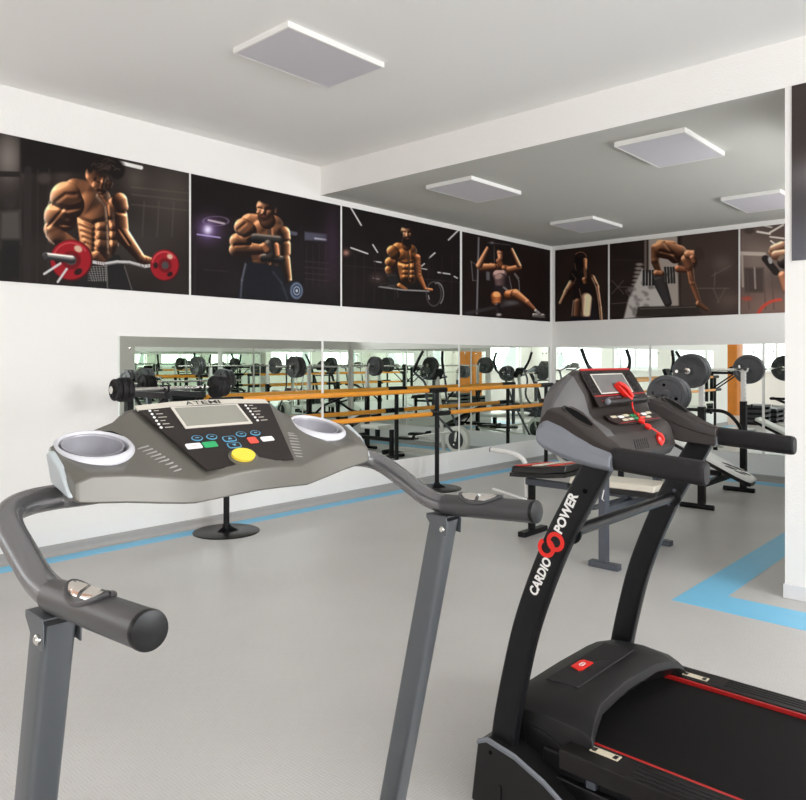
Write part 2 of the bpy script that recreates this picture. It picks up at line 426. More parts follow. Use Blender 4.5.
# ------------------------------------------------------------------ printed posters
def homography(c):
    """unit square (u right, v down) -> the four corners of the sketch, TL TR BR BL"""
    A = []; B = []
    for (u, v), (x, y) in zip(((0, 0), (1, 0), (1, 1), (0, 1)), c):
        A += [[u, v, 1, 0, 0, 0, -u * x, -v * x], [0, 0, 0, u, v, 1, -u * y, -v * y]]; B += [x, y]
    return np.append(np.linalg.solve(np.array(A, float), np.array(B, float)), 1).reshape(3, 3)

class Sketch:
    def __init__(s, X, Y, bg, nu, nv): s.X, s.Y, s.nu, s.nv = X, Y, nu, nv; s.C = np.ones((len(X), 3)) * np.array(bg, float)
    def mix(s, col, a): s.C += (np.array(col, float) - s.C) * np.clip(a, 0, 1)[:, None]
    def glow(s, x, y, rx, ry, col, k=1.0): s.mix(col, k * np.exp(-(((s.X - x) / rx) ** 2 + ((s.Y - y) / ry) ** 2)))
    def noise(s, sx, sy, amp, seed=1):
        r = np.random.RandomState(seed); t = 0
        for q in range(5):
            a, b, p = r.uniform(.5, 2.2, 2).tolist() + [r.uniform(0, 6.28)]
            t = t + np.sin(s.X / sx * a + np.cos(s.Y / sy * b + p) * 1.7 + p * 3)
        s.C *= (1 + amp * t / 5)[:, None]
    def poly(s, P, col, a=1.0, soft=2.5):
        X, Y = s.X, s.Y; ins = np.zeros(len(X), bool); d = np.full(len(X), 1e9)
        for (x0, y0), (x1, y1) in zip(P, P[1:] + P[:1]):
            ins ^= ((y0 > Y) != (y1 > Y)) & (X < (x1 - x0) * (Y - y0) / ((y1 - y0) or 1e-9) + x0)
            L2 = (x1 - x0) ** 2 + (y1 - y0) ** 2 + 1e-9; t = np.clip(((X - x0) * (x1 - x0) + (Y - y0) * (y1 - y0)) / L2, 0, 1)
            d = np.minimum(d, np.hypot(X - x0 - t * (x1 - x0), Y - y0 - t * (y1 - y0)))
        s.mix(col, a * np.clip(0.5 + np.where(ins, d, -d) / soft / 2, 0, 1))
    def line(s, x0, y0, x1, y1, w, col, a=1.0, soft=2.0):
        L2 = (x1 - x0) ** 2 + (y1 - y0) ** 2 + 1e-9
        t = np.clip(((s.X - x0) * (x1 - x0) + (s.Y - y0) * (y1 - y0)) / L2, 0, 1)
        d = np.hypot(s.X - x0 - t * (x1 - x0), s.Y - y0 - t * (y1 - y0)); s.mix(col, a * np.clip(0.5 + (w / 2 - d) / soft, 0, 1))
    def path(s, P, w, col, a=1.0, soft=2.0):
        for p, q in zip(P, P[1:]): s.line(*p, *q, w, col, a, soft)
    def arc(s, x, y, rx, ry, w, col, a=1.0, a0=-180, a1=180):
        e = np.hypot((s.X - x) / rx, (s.Y - y) / ry); d = np.abs(e - 1) * min(rx, ry)
        th = np.degrees(np.arctan2((s.Y - y) / ry, (s.X - x) / rx)); s.mix(col, a * np.clip(0.5 + (w / 2 - d) / 2, 0, 1) * ((th >= a0) & (th <= a1)))
    def ell(s, x, y, rx, ry, col, ang=0, a=1.0, soft=2.5):
        c, n = math.cos(R(ang)), math.sin(R(ang)); dx, dy = s.X - x, s.Y - y
        e = np.hypot((dx * c + dy * n) / rx, (-dx * n + dy * c) / ry); s.mix(col, a * np.clip(0.5 + (1 - e) * min(rx, ry) / soft / 2, 0, 1))
    def limb(s, x0, y0, r0, x1, y1, r1, hi=None, lo=None, L=(-0.5, -0.6, 0.6), rim=None, rimk=0.0, soft=2.5, z=0.0):
        """rounded form between two circles; forms gathered between begin() and body() melt into one lit relief"""
        alone = s.acc is None
        if alone: s.begin()
        L2 = (x1 - x0) ** 2 + (y1 - y0) ** 2 + 1e-9
        t = np.clip(((s.X - x0) * (x1 - x0) + (s.Y - y0) * (y1 - y0)) / L2, 0, 1); r = r0 + (r1 - r0) * t
        d = np.hypot(s.X - x0 - t * (x1 - x0), s.Y - y0 - t * (y1 - y0)) / r
        s.acc.append((np.where(d < 1, r * 0.85 * np.sqrt(np.clip(1 - d * d, 0, 1)) + z, (1 - d) * r * 1.5 + z), np.clip(0.5 + (1 - d) * r / soft / 2, 0, 1)))
        if alone: s.body(hi, lo, L, rim, rimk)
    acc = None
    def begin(s): s.acc = []; s.cuts = []
    def cut(s, P, w, depth):                       # groove between muscles
        d = np.full(len(s.X), 1e9)
        for (x0, y0), (x1, y1) in zip(P, P[1:]):
            L2 = (x1 - x0) ** 2 + (y1 - y0) ** 2 + 1e-9; t = np.clip(((s.X - x0) * (x1 - x0) + (s.Y - y0) * (y1 - y0)) / L2, 0, 1)
            d = np.minimum(d, np.hypot(s.X - x0 - t * (x1 - x0), s.Y - y0 - t * (y1 - y0)))
        s.cuts.append(0.62 * depth * np.exp(-(d / w / 1.15) ** 2))
    def body(s, hi, lo, L=(-0.5, -0.6, 0.6), rim=None, rimk=0.0, pw=1.35, spec=70, k=5.0, gain=1.15):
        H = np.stack([a[0] for a in s.acc]); A = np.max(np.stack([a[1] for a in s.acc]), 0); m = H.max(0)
        H = m + k * np.log(np.exp((H - m) / k).sum(0))
        for c in s.cuts: H = H - c
        g = lambda q: q.reshape(s.nv, s.nu)
        gx = np.gradient(g(H), axis=1) / np.gradient(g(s.X), axis=1); Yv = np.gradient(g(s.Y), axis=0); Yu = np.gradient(g(s.Y), axis=1) / np.gradient(g(s.X), axis=1)
        gy = np.gradient(g(H), axis=0) / Yv; gx = gx - gy * Yu
        gx, gy = gx.ravel(), gy.ravel(); n = np.sqrt(gx ** 2 + gy ** 2 + 1); nx, ny, nz = -gx / n, -gy / n, 1 / n
        l = np.array(L, float); l /= np.linalg.norm(l); sh = np.clip((nx * l[0] + ny * l[1] + nz * l[2]) * gain, 0, 1) ** pw
        c = np.array(lo, float) + (np.array(hi, float) - np.array(lo, float)) * sh[:, None] + spec * (sh ** 9)[:, None] * np.array((1.0, .86, .7))
        if rim: c += rimk * (np.clip(nx * rim[0] + ny * rim[1], 0, 1) ** 2.5)[:, None] * np.array((255, 222, 190.0))
        s.C += (np.clip(c, 0, 255) - s.C) * A[:, None]; s.acc = None

HI, LO = (222, 150, 100), (48, 24, 14)
def man_curl(s):                                   # lifter curling a bar with red plates
    s.noise(60, 90, .25, 2)
    s.glow(30, 150, 60, 110, (140, 130, 124), .8); s.glow(250, 120, 40, 160, (95, 82, 74), .6); s.glow(690, 290, 130, 150, (78, 70, 64), .8)
    s.glow(560, 480, 160, 120, (60, 54, 50), .8)
    s.poly([(78, 60), (380, 130), (380, 210), (78, 215)], (22, 17, 16), .9, 8)
    s.poly([(-38, 205), (78, 208), (78, 230), (-38, 228)], (30, 26, 24), .9)
    for x, w in ((110, 30), (150, 8), (195, 10), (80, 8)): s.line(x, 200, x - 4, 660, w, (44, 38, 36), .8, 6)
    s.ell(175, 235, 26, 22, (80, 72, 66), 0, .6, 8)
    s.ell(35, 330, 26, 30, (46, 40, 38), 0, .9, 8); s.poly([(0, 370), (75, 365), (80, 500), (-5, 520)], (92, 86, 82), .7, 10); s.poly([(0, 480), (80, 480), (75, 640), (0, 640)], (26, 23, 22), .9, 8)
    for y in (270, 300, 340): s.line(530, y, 760, y + 25, 6, (90, 80, 72), .5, 5)
    for x in (580, 640, 700): s.line(x, 330, x - 8, 470, 6, (86, 76, 70), .5, 5)
    s.line(482, 172, 568, 192, 15, (250, 248, 244), 1, 3); s.glow(540, 240, 50, 60, (120, 108, 98), .4)
    # trousers
    s.poly([(300, 515), (480, 545), (545, 705), (285, 680)], (30, 27, 27), 1, 4)
    s.line(425, 560, 432, 690, 5, (130, 124, 118), .7); s.line(500, 590, 535, 700, 4, (120, 112, 108), .7)
    for k in range(7):
        s.line(350 + k * 12, 590, 370 + k * 9, 650, 2.5, (190, 186, 180), .6); s.line(352, 592 + k * 9, 430, 590 + k * 9, 2.5, (190, 186, 180), .5)
    # body: torso, far arm, near arm, head
    hi, lo = (214, 140, 92), (30, 15, 9)
    s.begin(); s.limb(395, 400, 88, 395, 500, 74); s.limb(372, 285, 40, 400, 320, 46); s.limb(300, 285, 50, 345, 300, 56); s.limb(360, 345, 64, 388, 362, 56, z=14); s.limb(462, 350, 40, 455, 372, 38, z=14)
    for y in (428, 464, 500): s.limb(404, y, 19, 424, y + 4, 17, z=62); s.limb(452, y + 2, 15, 464, y + 3, 13, z=62)
    s.cut([(395, 305), (428, 345), (434, 400), (440, 530)], 7, 16); s.cut([(310, 395), (370, 420), (432, 404), (485, 398)], 9, 22); s.cut([(382, 415), (378, 540)], 7, 12)
    for q in range(4): s.cut([(318 + q * 8, 425 + q * 24), (375, 446 + q * 22)], 6, 9)
    s.body(hi, lo, (-.75, -.45, .35), (1, -.1), .75, 1.5)
    s.begin(); s.limb(480, 325, 32, 488, 350, 28); s.limb(486, 385, 26, 490, 440, 27); s.limb(494, 465, 31, 565, 555, 19); s.limb(570, 562, 21, 612, 574, 17); s.cut([(472, 372), (505, 378)], 6, 9); s.cut([(480, 440), (520, 500)], 5, 7)
    s.body((188, 118, 76), lo, (.5, -.7, .35), (1, -.3), .8, 1.6)
    s.begin(); s.limb(262, 312, 64, 278, 342, 60, z=8); s.limb(232, 385, 58, 262, 402, 46); s.limb(213, 440, 40, 226, 470, 38); s.limb(226, 470, 38, 370, 560, 23); s.limb(385, 550, 23, 410, 572, 17)
    s.cut([(212, 345), (270, 362), (330, 352)], 9, 16); s.cut([(240, 420), (285, 425), (310, 395)], 7, 14); s.cut([(222, 330), (262, 300), (300, 300)], 8, 8); s.cut([(190, 430), (215, 405), (250, 360)], 6, 9); s.cut([(225, 495), (330, 530)], 6, 6)
    s.body(hi, lo, (-.35, -.75, .35), (-1, 0), .7, 1.5)
    s.begin(); s.limb(378, 222, 36, 402, 250, 38); s.limb(408, 262, 34, 410, 280, 20); s.limb(358, 208, 14, 360, 226, 13); s.limb(416, 240, 8, 408, 272, 9, z=26); s.limb(388, 262, 18, 392, 268, 16, z=16); s.limb(438, 258, 16, 436, 266, 14, z=14)
    s.cut([(386, 240), (402, 246)], 6, 12); s.cut([(426, 246), (444, 244)], 6, 12); s.cut([(396, 288), (418, 290)], 4, 8); s.body((186, 120, 80), (22, 11, 7), (-.8, -.2, .3), (1, 0), .4, 1.4)
    s.ell(428, 178, 72, 40, (24, 17, 15), 14, 1, 6); s.ell(388, 168, 40, 34, (26, 19, 17), 0, 1, 6); s.ell(472, 208, 28, 30, (20, 15, 13), 30, 1, 6); s.ell(362, 192, 14, 26, (24, 17, 15), 10, 1, 5)
    r = np.random.RandomState(3)
    for q in range(16): s.arc(372 + r.rand() * 110, 160 + r.rand() * 50, 8 + 12 * r.rand(), 6 + 8 * r.rand(), 3, (88, 70, 62), .45, -175, -10)
    s.path([(205, 300), (176, 395), (184, 470), (215, 500)], 4, (255, 238, 215), .55, 5)
    # bar and plates
    s.path([(180, 548), (300, 560), (420, 580), (470, 572), (520, 574), (580, 590), (650, 580)], 13, (196, 192, 190), 1, 3); s.path([(420, 584), (470, 577), (520, 579), (580, 595)], 4, (70, 66, 66), .8, 3)
    for x, y, rx, ry in ((285, 565, 86, 83), (665, 586, 60, 64)):
        s.ell(x, y, rx, ry, (70, 9, 14)); s.ell(x - 3, y - 2, rx * .95, ry * .95, (152, 22, 32)); s.arc(x - 3, y - 2, rx * .82, ry * .82, 5, (240, 120, 118), .5, -170, -30); s.ell(x, y, rx * .45, ry * .45, (108, 14, 22))
        for k in (-60, 60, 180): s.ell(x + rx * .64 * math.cos(R(k)), y + ry * .64 * math.sin(R(k)), rx * .2, ry * .15, (206, 170, 146) if k < 0 else (40, 10, 12), k + 90)
        s.ell(x, y, rx * .24, ry * .24, (70, 66, 66))
    s.limb(182, 548, 14, 285, 562, 16, (190, 188, 186), (40, 38, 38), (0, -.9, .4)); s.ell(180, 547, 9, 14, (60, 58, 58))
    s.line(175, 620, 240, 578, 9, (208, 206, 204), 1, 3); s.line(230, 652, 266, 600, 9, (208, 206, 204), 1, 3)
    for k in range(4): s.line(385 + k * 9, 548, 392 + k * 9, 585, 2.5, (80, 40, 26), .7); s.line(560 + k * 14, 556, 568 + k * 14, 590, 2.5, (80, 40, 26), .7)

def man_dumbbell(s):                               # lifter with one dumbbell raised, one lowered
    s.noise(90, 70, .2, 3)
    for x in (265, 575): s.line(x, 100, x, 420, 3, (44, 34, 34), .8, 3)
    s.poly([(54, 65), (760, 216), (760, 330), (54, 250)], (22, 15, 15), .8, 12)
    s.glow(132, 330, 60, 60, (120, 90, 150), .8); s.glow(132, 330, 20, 22, (240, 230, 255), 1); s.line(80, 352, 190, 368, 6, (200, 180, 235), .9, 4)
    s.line(135, 285, 210, 302, 9, (225, 205, 215), .8, 5); s.arc(170, 290, 60, 22, 4, (120, 100, 130), .7)
    s.poly([(590, 340), (695, 352), (695, 386), (590, 380)], (92, 92, 110), .8, 5); s.line(640, 372, 690, 378, 8, (220, 220, 230), .7, 4); s.line(520, 345, 548, 350, 18, (110, 112, 130), .7, 6)
    for k in range(4): s.line(590, 480 + k * 28, 705, 490 + k * 28, 3, (70, 58, 64), .7); s.line(600 + k * 30, 400, 600 + k * 30, 600, 2.5, (52, 42, 48), .7)
    s.line(74, 330, 70, 640, 10, (40, 30, 38), .8, 6); s.glow(720, 400, 40, 200, (60, 42, 62), .6); s.line(110, 520, 230, 528, 5, (54, 44, 52), .7, 4)
    s.poly([(315, 480), (470, 505), (525, 670), (400, 660), (270, 655)], (24, 24, 30), 1, 4); s.path([(310, 490), (292, 570), (285, 650)], 6, (120, 124, 136), .7, 5); s.path([(440, 530), (480, 580), (510, 660)], 7, (66, 72, 84), .7, 8); s.path([(455, 520), (490, 620)], 4, (90, 96, 108), .6, 5)
    hi, lo = (206, 134, 88), (26, 13, 8)
    s.begin(); s.limb(400, 390, 82, 408, 470, 66); s.limb(330, 300, 46, 440, 312, 50); s.limb(385, 335, 56, 400, 345, 52, z=14); s.limb(458, 340, 40, 465, 350, 38, z=14)
    for y in (430, 462): s.limb(395, y, 17, 408, y, 16, z=52); s.limb(440, y, 15, 452, y, 14, z=52)
    s.cut([(430, 300), (434, 395), (424, 490)], 6, 16); s.cut([(335, 385), (390, 400), (434, 388), (490, 384)], 8, 20); s.body(hi, lo, (-.45, -.7, .35), (1, 0), .35, 1.6)
    s.poly([(315, 480), (470, 505), (525, 670), (400, 660), (270, 655)], (22, 22, 28), 1, 4); s.path([(312, 495), (294, 570), (287, 650)], 7, (112, 116, 128), .7, 7); s.path([(440, 530), (480, 580), (510, 660)], 8, (60, 66, 78), .7, 9)
    s.begin(); s.limb(492, 345, 30, 498, 370, 26); s.limb(500, 400, 24, 500, 440, 24); s.limb(496, 470, 26, 518, 575, 13); s.limb(515, 575, 14, 522, 592, 12); s.cut([(480, 388), (520, 385)], 6, 9); s.body((190, 122, 80), lo, (.6, -.55, .35), (1, -.2), .7, 1.5)
    s.begin(); s.limb(298, 318, 42, 318, 338, 46, z=6); s.limb(272, 385, 38, 305, 388, 36); s.limb(265, 425, 33, 395, 425, 22); s.limb(398, 405, 20, 415, 430, 20); s.cut([(255, 352), (310, 366), (345, 350)], 7, 13); s.cut([(262, 405), (330, 402)], 6, 10); s.cut([(275, 330), (310, 300)], 7, 7); s.body(hi, lo, (-.5, -.7, .35), (-1, 0), .55, 1.5)
    s.limb(405, 265, 38, 415, 290, 38, (120, 76, 50), (22, 11, 7))
    s.begin(); s.limb(402, 222, 40, 402, 258, 30); s.limb(458, 233, 8, 456, 248, 7); s.limb(398, 232, 6, 394, 252, 8, z=30); s.limb(376, 248, 14, 380, 254, 12, z=18); s.limb(424, 250, 14, 420, 256, 12, z=18); s.cut([(374, 230), (392, 235)], 6, 12); s.cut([(408, 236), (430, 236)], 6, 12); s.body((206, 138, 98), (28, 14, 9), (-.6, -.4, .35), None, 0, 1.4)
    s.ell(415, 182, 50, 28, (24, 18, 18), 8, 1, 5); s.ell(448, 205, 16, 36, (26, 20, 20), 0, 1, 5); s.ell(398, 276, 27, 14, (48, 28, 20), 0, .8, 7); s.ell(394, 266, 12, 4, (112, 56, 44), 0, .9)
    s.limb(355, 372, 24, 468, 382, 22, (70, 66, 66), (14, 12, 12), (-.2, -.9, .4)); s.limb(398, 462, 18, 480, 472, 18, (90, 84, 82), (14, 12, 12), (-.2, -.9, .4)); s.limb(420, 400, 22, 430, 452, 22, (70, 62, 58), (16, 13, 12))
    s.limb(398, 408, 17, 413, 428, 17, (200, 128, 84), (30, 15, 9)); s.limb(455, 405, 14, 460, 450, 14, (196, 124, 82), (30, 15, 9), (.4, -.5, .6))
    s.ell(540, 615, 40, 46, (26, 26, 32)); s.ell(552, 620, 30, 40, (96, 108, 130)); s.ell(553, 620, 22, 30, (50, 58, 76)); s.arc(553, 620, 14, 19, 3, (170, 180, 196)); s.ell(553, 620, 5, 7, (200, 206, 214))

def man_beard(s):                                  # bearded lifter with a bar at his thighs
    s.noise(80, 60, .2, 5)
    W = (236, 232, 228)
    for a in ((92, 72, 156, 180, 9), (95, 315, 195, 350, 8), (226, 297, 254, 342, 8), (678, 268, 735, 212, 9), (562, 376, 596, 346, 8), (512, 428, 534, 410, 7), (500, 436, 550, 444, 5), (615, 462, 686, 472, 8), (235, 396, 275, 402, 7), (228, 496, 262, 502, 6), (712, 486, 730, 496, 8)): s.line(*a, W, .9, 4)
    s.glow(250, 497, 40, 30, (90, 70, 66), .7); s.glow(65, 345, 20, 18, (210, 150, 130), .8)
    for x in (120, 175, 240, 300, 560, 640, 700): s.line(x, 360, x - 6, 640, 12, (38, 28, 27), .7, 10)
    s.line(44, 420, 300, 440, 5, (52, 40, 38), .7, 5); s.line(520, 500, 740, 520, 4, (60, 46, 44), .7, 4)
    hi, lo = (226, 138, 72), (50, 24, 12)
    s.poly([(385, 505), (500, 515), (530, 600), (380, 600)], (20, 17, 17), 1, 4)
    lo = (28, 13, 6)
    s.begin(); s.limb(432, 420, 60, 438, 490, 50); s.limb(375, 320, 36, 450, 335, 40); s.limb(408, 360, 44, 430, 368, 42, z=10); s.limb(470, 368, 30, 478, 380, 26, z=10)
    for y in (432, 462, 490): s.limb(418, y, 15, 432, y, 14, z=42); s.limb(458, y, 13, 466, y, 12, z=42)
    s.cut([(440, 320), (448, 400), (446, 510)], 5, 12); s.cut([(370, 402), (425, 414), (495, 400)], 7, 16); s.body(hi, lo, (-.5, -.65, .35), (1, 0), .4, 1.5)
    s.begin(); s.limb(490, 375, 22, 492, 400, 20); s.limb(492, 420, 22, 498, 470, 20); s.limb(500, 490, 22, 535, 560, 13); s.limb(550, 566, 13, 575, 568, 11); s.body((190, 112, 64), lo, (.3, -.6, .5), None, 0, 1.4)
    for q in range(5): s.line(484 + q * 2, 400 + q * 18, 512, 410 + q * 18, 6, (60, 40, 34), .6, 6)
    s.begin(); s.limb(342, 335, 34, 356, 352, 34, z=5); s.limb(328, 400, 30, 345, 410, 28); s.limb(322, 445, 24, 335, 480, 23); s.cut([(305, 372), (350, 384), (378, 374)], 6, 11); s.body(hi, lo, (-.5, -.65, .35), (-1, 0), .4, 1.5)
    s.poly([(305, 470), (365, 465), (385, 540), (330, 560)], (34, 30, 32), .95, 7); s.path([(312, 480), (360, 478)], 4, (90, 86, 88), .6, 4); s.path([(330, 545), (380, 530)], 4, (80, 76, 78), .6, 4); s.limb(385, 540, 15, 425, 566, 13, hi, lo)
    s.limb(425, 280, 28, 430, 305, 28, (130, 76, 44), lo)
    s.begin(); s.limb(428, 212, 34, 430, 245, 28); s.limb(431, 226, 5, 431, 246, 6, z=26); s.limb(410, 238, 11, 413, 244, 10, z=14); s.limb(450, 238, 11, 447, 244, 10, z=14); s.cut([(406, 223), (424, 227)], 5, 10); s.cut([(438, 227), (456, 223)], 5, 10); s.body((220, 152, 110), (34, 17, 11), (-.5, -.35, .4), None, 0, 1.3)
    s.ell(430, 188, 34, 13, (24, 18, 18), 0, 1, 5); s.ell(430, 276, 30, 28, (22, 16, 15), 0, 1, 6); s.ell(434, 298, 15, 16, (20, 15, 14), 0, 1, 5); s.ell(400, 240, 7, 26, (24, 18, 17), 0, 1, 4); s.ell(460, 240, 7, 26, (24, 18, 17), 0, 1, 4); s.ell(432, 260, 9, 4, (116, 62, 48))
    s.path([(270, 548), (400, 566), (560, 574)], 8, (150, 146, 144), 1, 3)
    s.arc(330, 600, 46, 60, 5, (70, 64, 62), .8, -120, 10); s.arc(300, 600, 60, 74, 4, (54, 48, 47), .8, -120, 20); s.arc(610, 590, 38, 66, 6, (150, 146, 146), .8, -110, 60); s.arc(590, 590, 44, 72, 5, (90, 86, 86), .8); s.line(558, 600, 562, 622, 5, (210, 206, 202), .8); s.line(260, 548, 330, 552, 8, (120, 116, 114), .8, 3)

def woman_machine(s):                              # woman seated at a pull-down machine
    s.noise(70, 90, .15, 6); s.glow(560, 400, 150, 250, (40, 25, 22), .5)
    s.line(208, 130, 195, 680, 12, (150, 146, 150), .8, 6); s.line(154, 300, 166, 440, 7, (128, 122, 124), .8, 4); s.line(150, 300, 196, 330, 5, (110, 104, 104), .8, 4); s.line(166, 440, 200, 440, 5, (120, 112, 112), .8, 4)
    s.line(320, 190, 322, 320, 5, (110, 106, 110), .7, 4); s.poly([(262, 375), (290, 378), (288, 440), (264, 436)], (128, 124, 128), .8, 6); s.path([(430, 410), (448, 500)], 8, (120, 116, 118), .8, 5); s.path([(468, 395), (500, 440), (506, 520)], 6, (150, 146, 148), .8, 5); s.line(472, 388, 500, 424, 6, (190, 186, 186), .7, 5)
    s.poly([(100, 670), (490, 590), (500, 610), (130, 690)], (62, 56, 58), .8, 8); s.glow(440, 600, 60, 20, (120, 116, 116), .7)
    hi, lo = (206, 130, 84), (44, 22, 14)
    s.ell(375, 235, 42, 62, (26, 18, 17), 0, 1, 6); s.limb(355, 300, 22, 372, 330, 26, (150, 88, 56), lo)
    s.limb(300, 340, 28, 335, 345, 26, hi, lo); s.limb(425, 360, 28, 400, 350, 26, (170, 100, 62), lo)
    s.limb(230, 345, 30, 320, 340, 22, hi, lo, (-.4, -.6, .6)); s.limb(212, 330, 24, 275, 205, 14, (190, 126, 86), lo, (-.6, -.3, .6)); s.limb(500, 345, 22, 420, 362, 22, (190, 118, 76), lo, (.3, -.6, .6)); s.limb(500, 330, 18, 448, 215, 13, (170, 110, 78), lo, (.5, -.4, .6), (1, -.2), .5)
    s.ell(296, 182, 22, 24, (22, 18, 20), 0, 1, 5); s.ell(430, 190, 22, 22, (22, 18, 20), 0, 1, 5); s.line(275, 165, 440, 182, 6, (90, 86, 88), .8, 4); s.glow(305, 165, 14, 10, (150, 140, 140), .8)
    s.limb(368, 235, 26, 370, 275, 22, (196, 126, 88), (40, 22, 16), (-.6, -.2, .7)); s.ell(372, 208, 34, 18, (24, 17, 16), 10, 1, 5); s.path([(352, 240), (364, 242)], 5, (30, 16, 12), .9, 3); s.path([(376, 242), (388, 240)], 5, (30, 16, 12), .9, 3); s.ell(368, 280, 9, 4, (130, 62, 52)); s.ell(398, 290, 16, 40, (24, 17, 16), 0, 1, 6)
    s.limb(345, 400, 36, 385, 400, 36, (150, 118, 116), (44, 32, 34), (-.3, -.6, .7)); s.limb(365, 430, 46, 368, 470, 42, (110, 84, 84), (34, 26, 28), (-.3, -.5, .7)); s.poly([(315, 475), (430, 480), (440, 545), (310, 540)], (36, 30, 34), 1, 8); s.line(390, 490, 412, 506, 14, (150, 140, 142), .8, 6)
    s.limb(335, 560, 42, 335, 590, 36, (220, 124, 66), lo, (.1, -.5, .8)); s.limb(425, 545, 36, 475, 540, 38, (200, 110, 62), lo, (-.1, -.7, .6)); s.limb(475, 540, 36, 560, 600, 24, (214, 128, 80), lo, (.1, -.7, .6)); s.limb(560, 600, 22, 620, 655, 12, (190, 118, 80), lo, (0, -.7, .6))
    s.limb(345, 620, 20, 352, 680, 14, (50, 40, 42), (18, 14, 14)); s.ell(355, 688, 18, 10, (200, 192, 186), 0, .9, 5); s.limb(610, 690, 12, 680, 695, 14, (176, 168, 164), (60, 52, 50)); s.limb(625, 660, 12, 650, 680, 12, (210, 204, 200), (70, 62, 60)); s.line(600, 702, 690, 708, 6, (120, 112, 108), .8)

def woman_back(s):                                 # athlete with a rim-lit back, ponytail
    hi, lo = (210, 140, 92), (34, 20, 14); s.noise(50, 70, .12, 7)
    s.poly([(175, 300), (290, 340), (290, 470), (165, 480)], (30, 22, 22), 1, 6); s.poly([(165, 470), (290, 460), (330, 600), (155, 600)], (34, 26, 30), 1, 6)
    s.limb(275, 350, 26, 300, 400, 24, (120, 78, 56), lo, (1, -.3, .4), (1, -.3), .5); s.limb(300, 400, 22, 322, 520, 16, (110, 70, 52), lo, (1, -.1, .4), (1, 0), .5); s.limb(322, 520, 16, 332, 600, 12, (130, 86, 62), lo, (1, 0, .4), (1, 0), .5)
    s.limb(165, 380, 26, 130, 430, 20, (150, 98, 68), lo, (-.7, -.4, .5), (-1, -.4), .5); s.limb(130, 430, 18, 95, 495, 12, (150, 98, 68), lo, (-.7, -.4, .5), (-1, -.3), .5)
    s.limb(245, 470, 36, 238, 560, 34, (226, 182, 150), (70, 42, 30), (.3, -.2, .8)); s.limb(195, 490, 22, 190, 570, 22, (130, 84, 60), lo); s.line(215, 470, 222, 575, 8, (40, 24, 18), .8, 8); s.line(170, 480, 160, 578, 5, (230, 190, 160), .7, 5); s.line(250, 470, 244, 575, 5, (250, 225, 200), .7, 6); s.poly([(158, 575), (275, 578), (290, 606), (150, 606)], (28, 24, 30), 1, 4)
    s.ell(208, 245, 32, 56, (26, 18, 18), 0, 1, 6); s.limb(236, 240, 16, 238, 290, 12, (196, 128, 86), lo, (.6, -.2, .6)); s.ell(212, 205, 34, 22, (34, 24, 22), 0, 1, 5); s.arc(212, 225, 36, 34, 5, (176, 120, 90), .7, -150, -10); s.line(238, 290, 242, 350, 16, (130, 86, 60), .9, 8); s.limb(235, 355, 14, 240, 375, 12, hi, lo)
    s.ell(175, 330, 26, 40, (24, 18, 18), 20, 1, 6); s.path([(160, 320), (185, 350), (170, 380)], 4, (150, 110, 88), .7, 4); s.path([(205, 410), (215, 455)], 4, (200, 150, 120), .7, 4); s.path([(280, 345), (305, 400), (318, 470), (330, 590)], 4, (240, 210, 180), .7, 4); s.path([(150, 380), (105, 465), (92, 500)], 4, (225, 180, 145), .7, 4); s.line(185, 300, 178, 260, 4, (170, 130, 100), .6, 4)

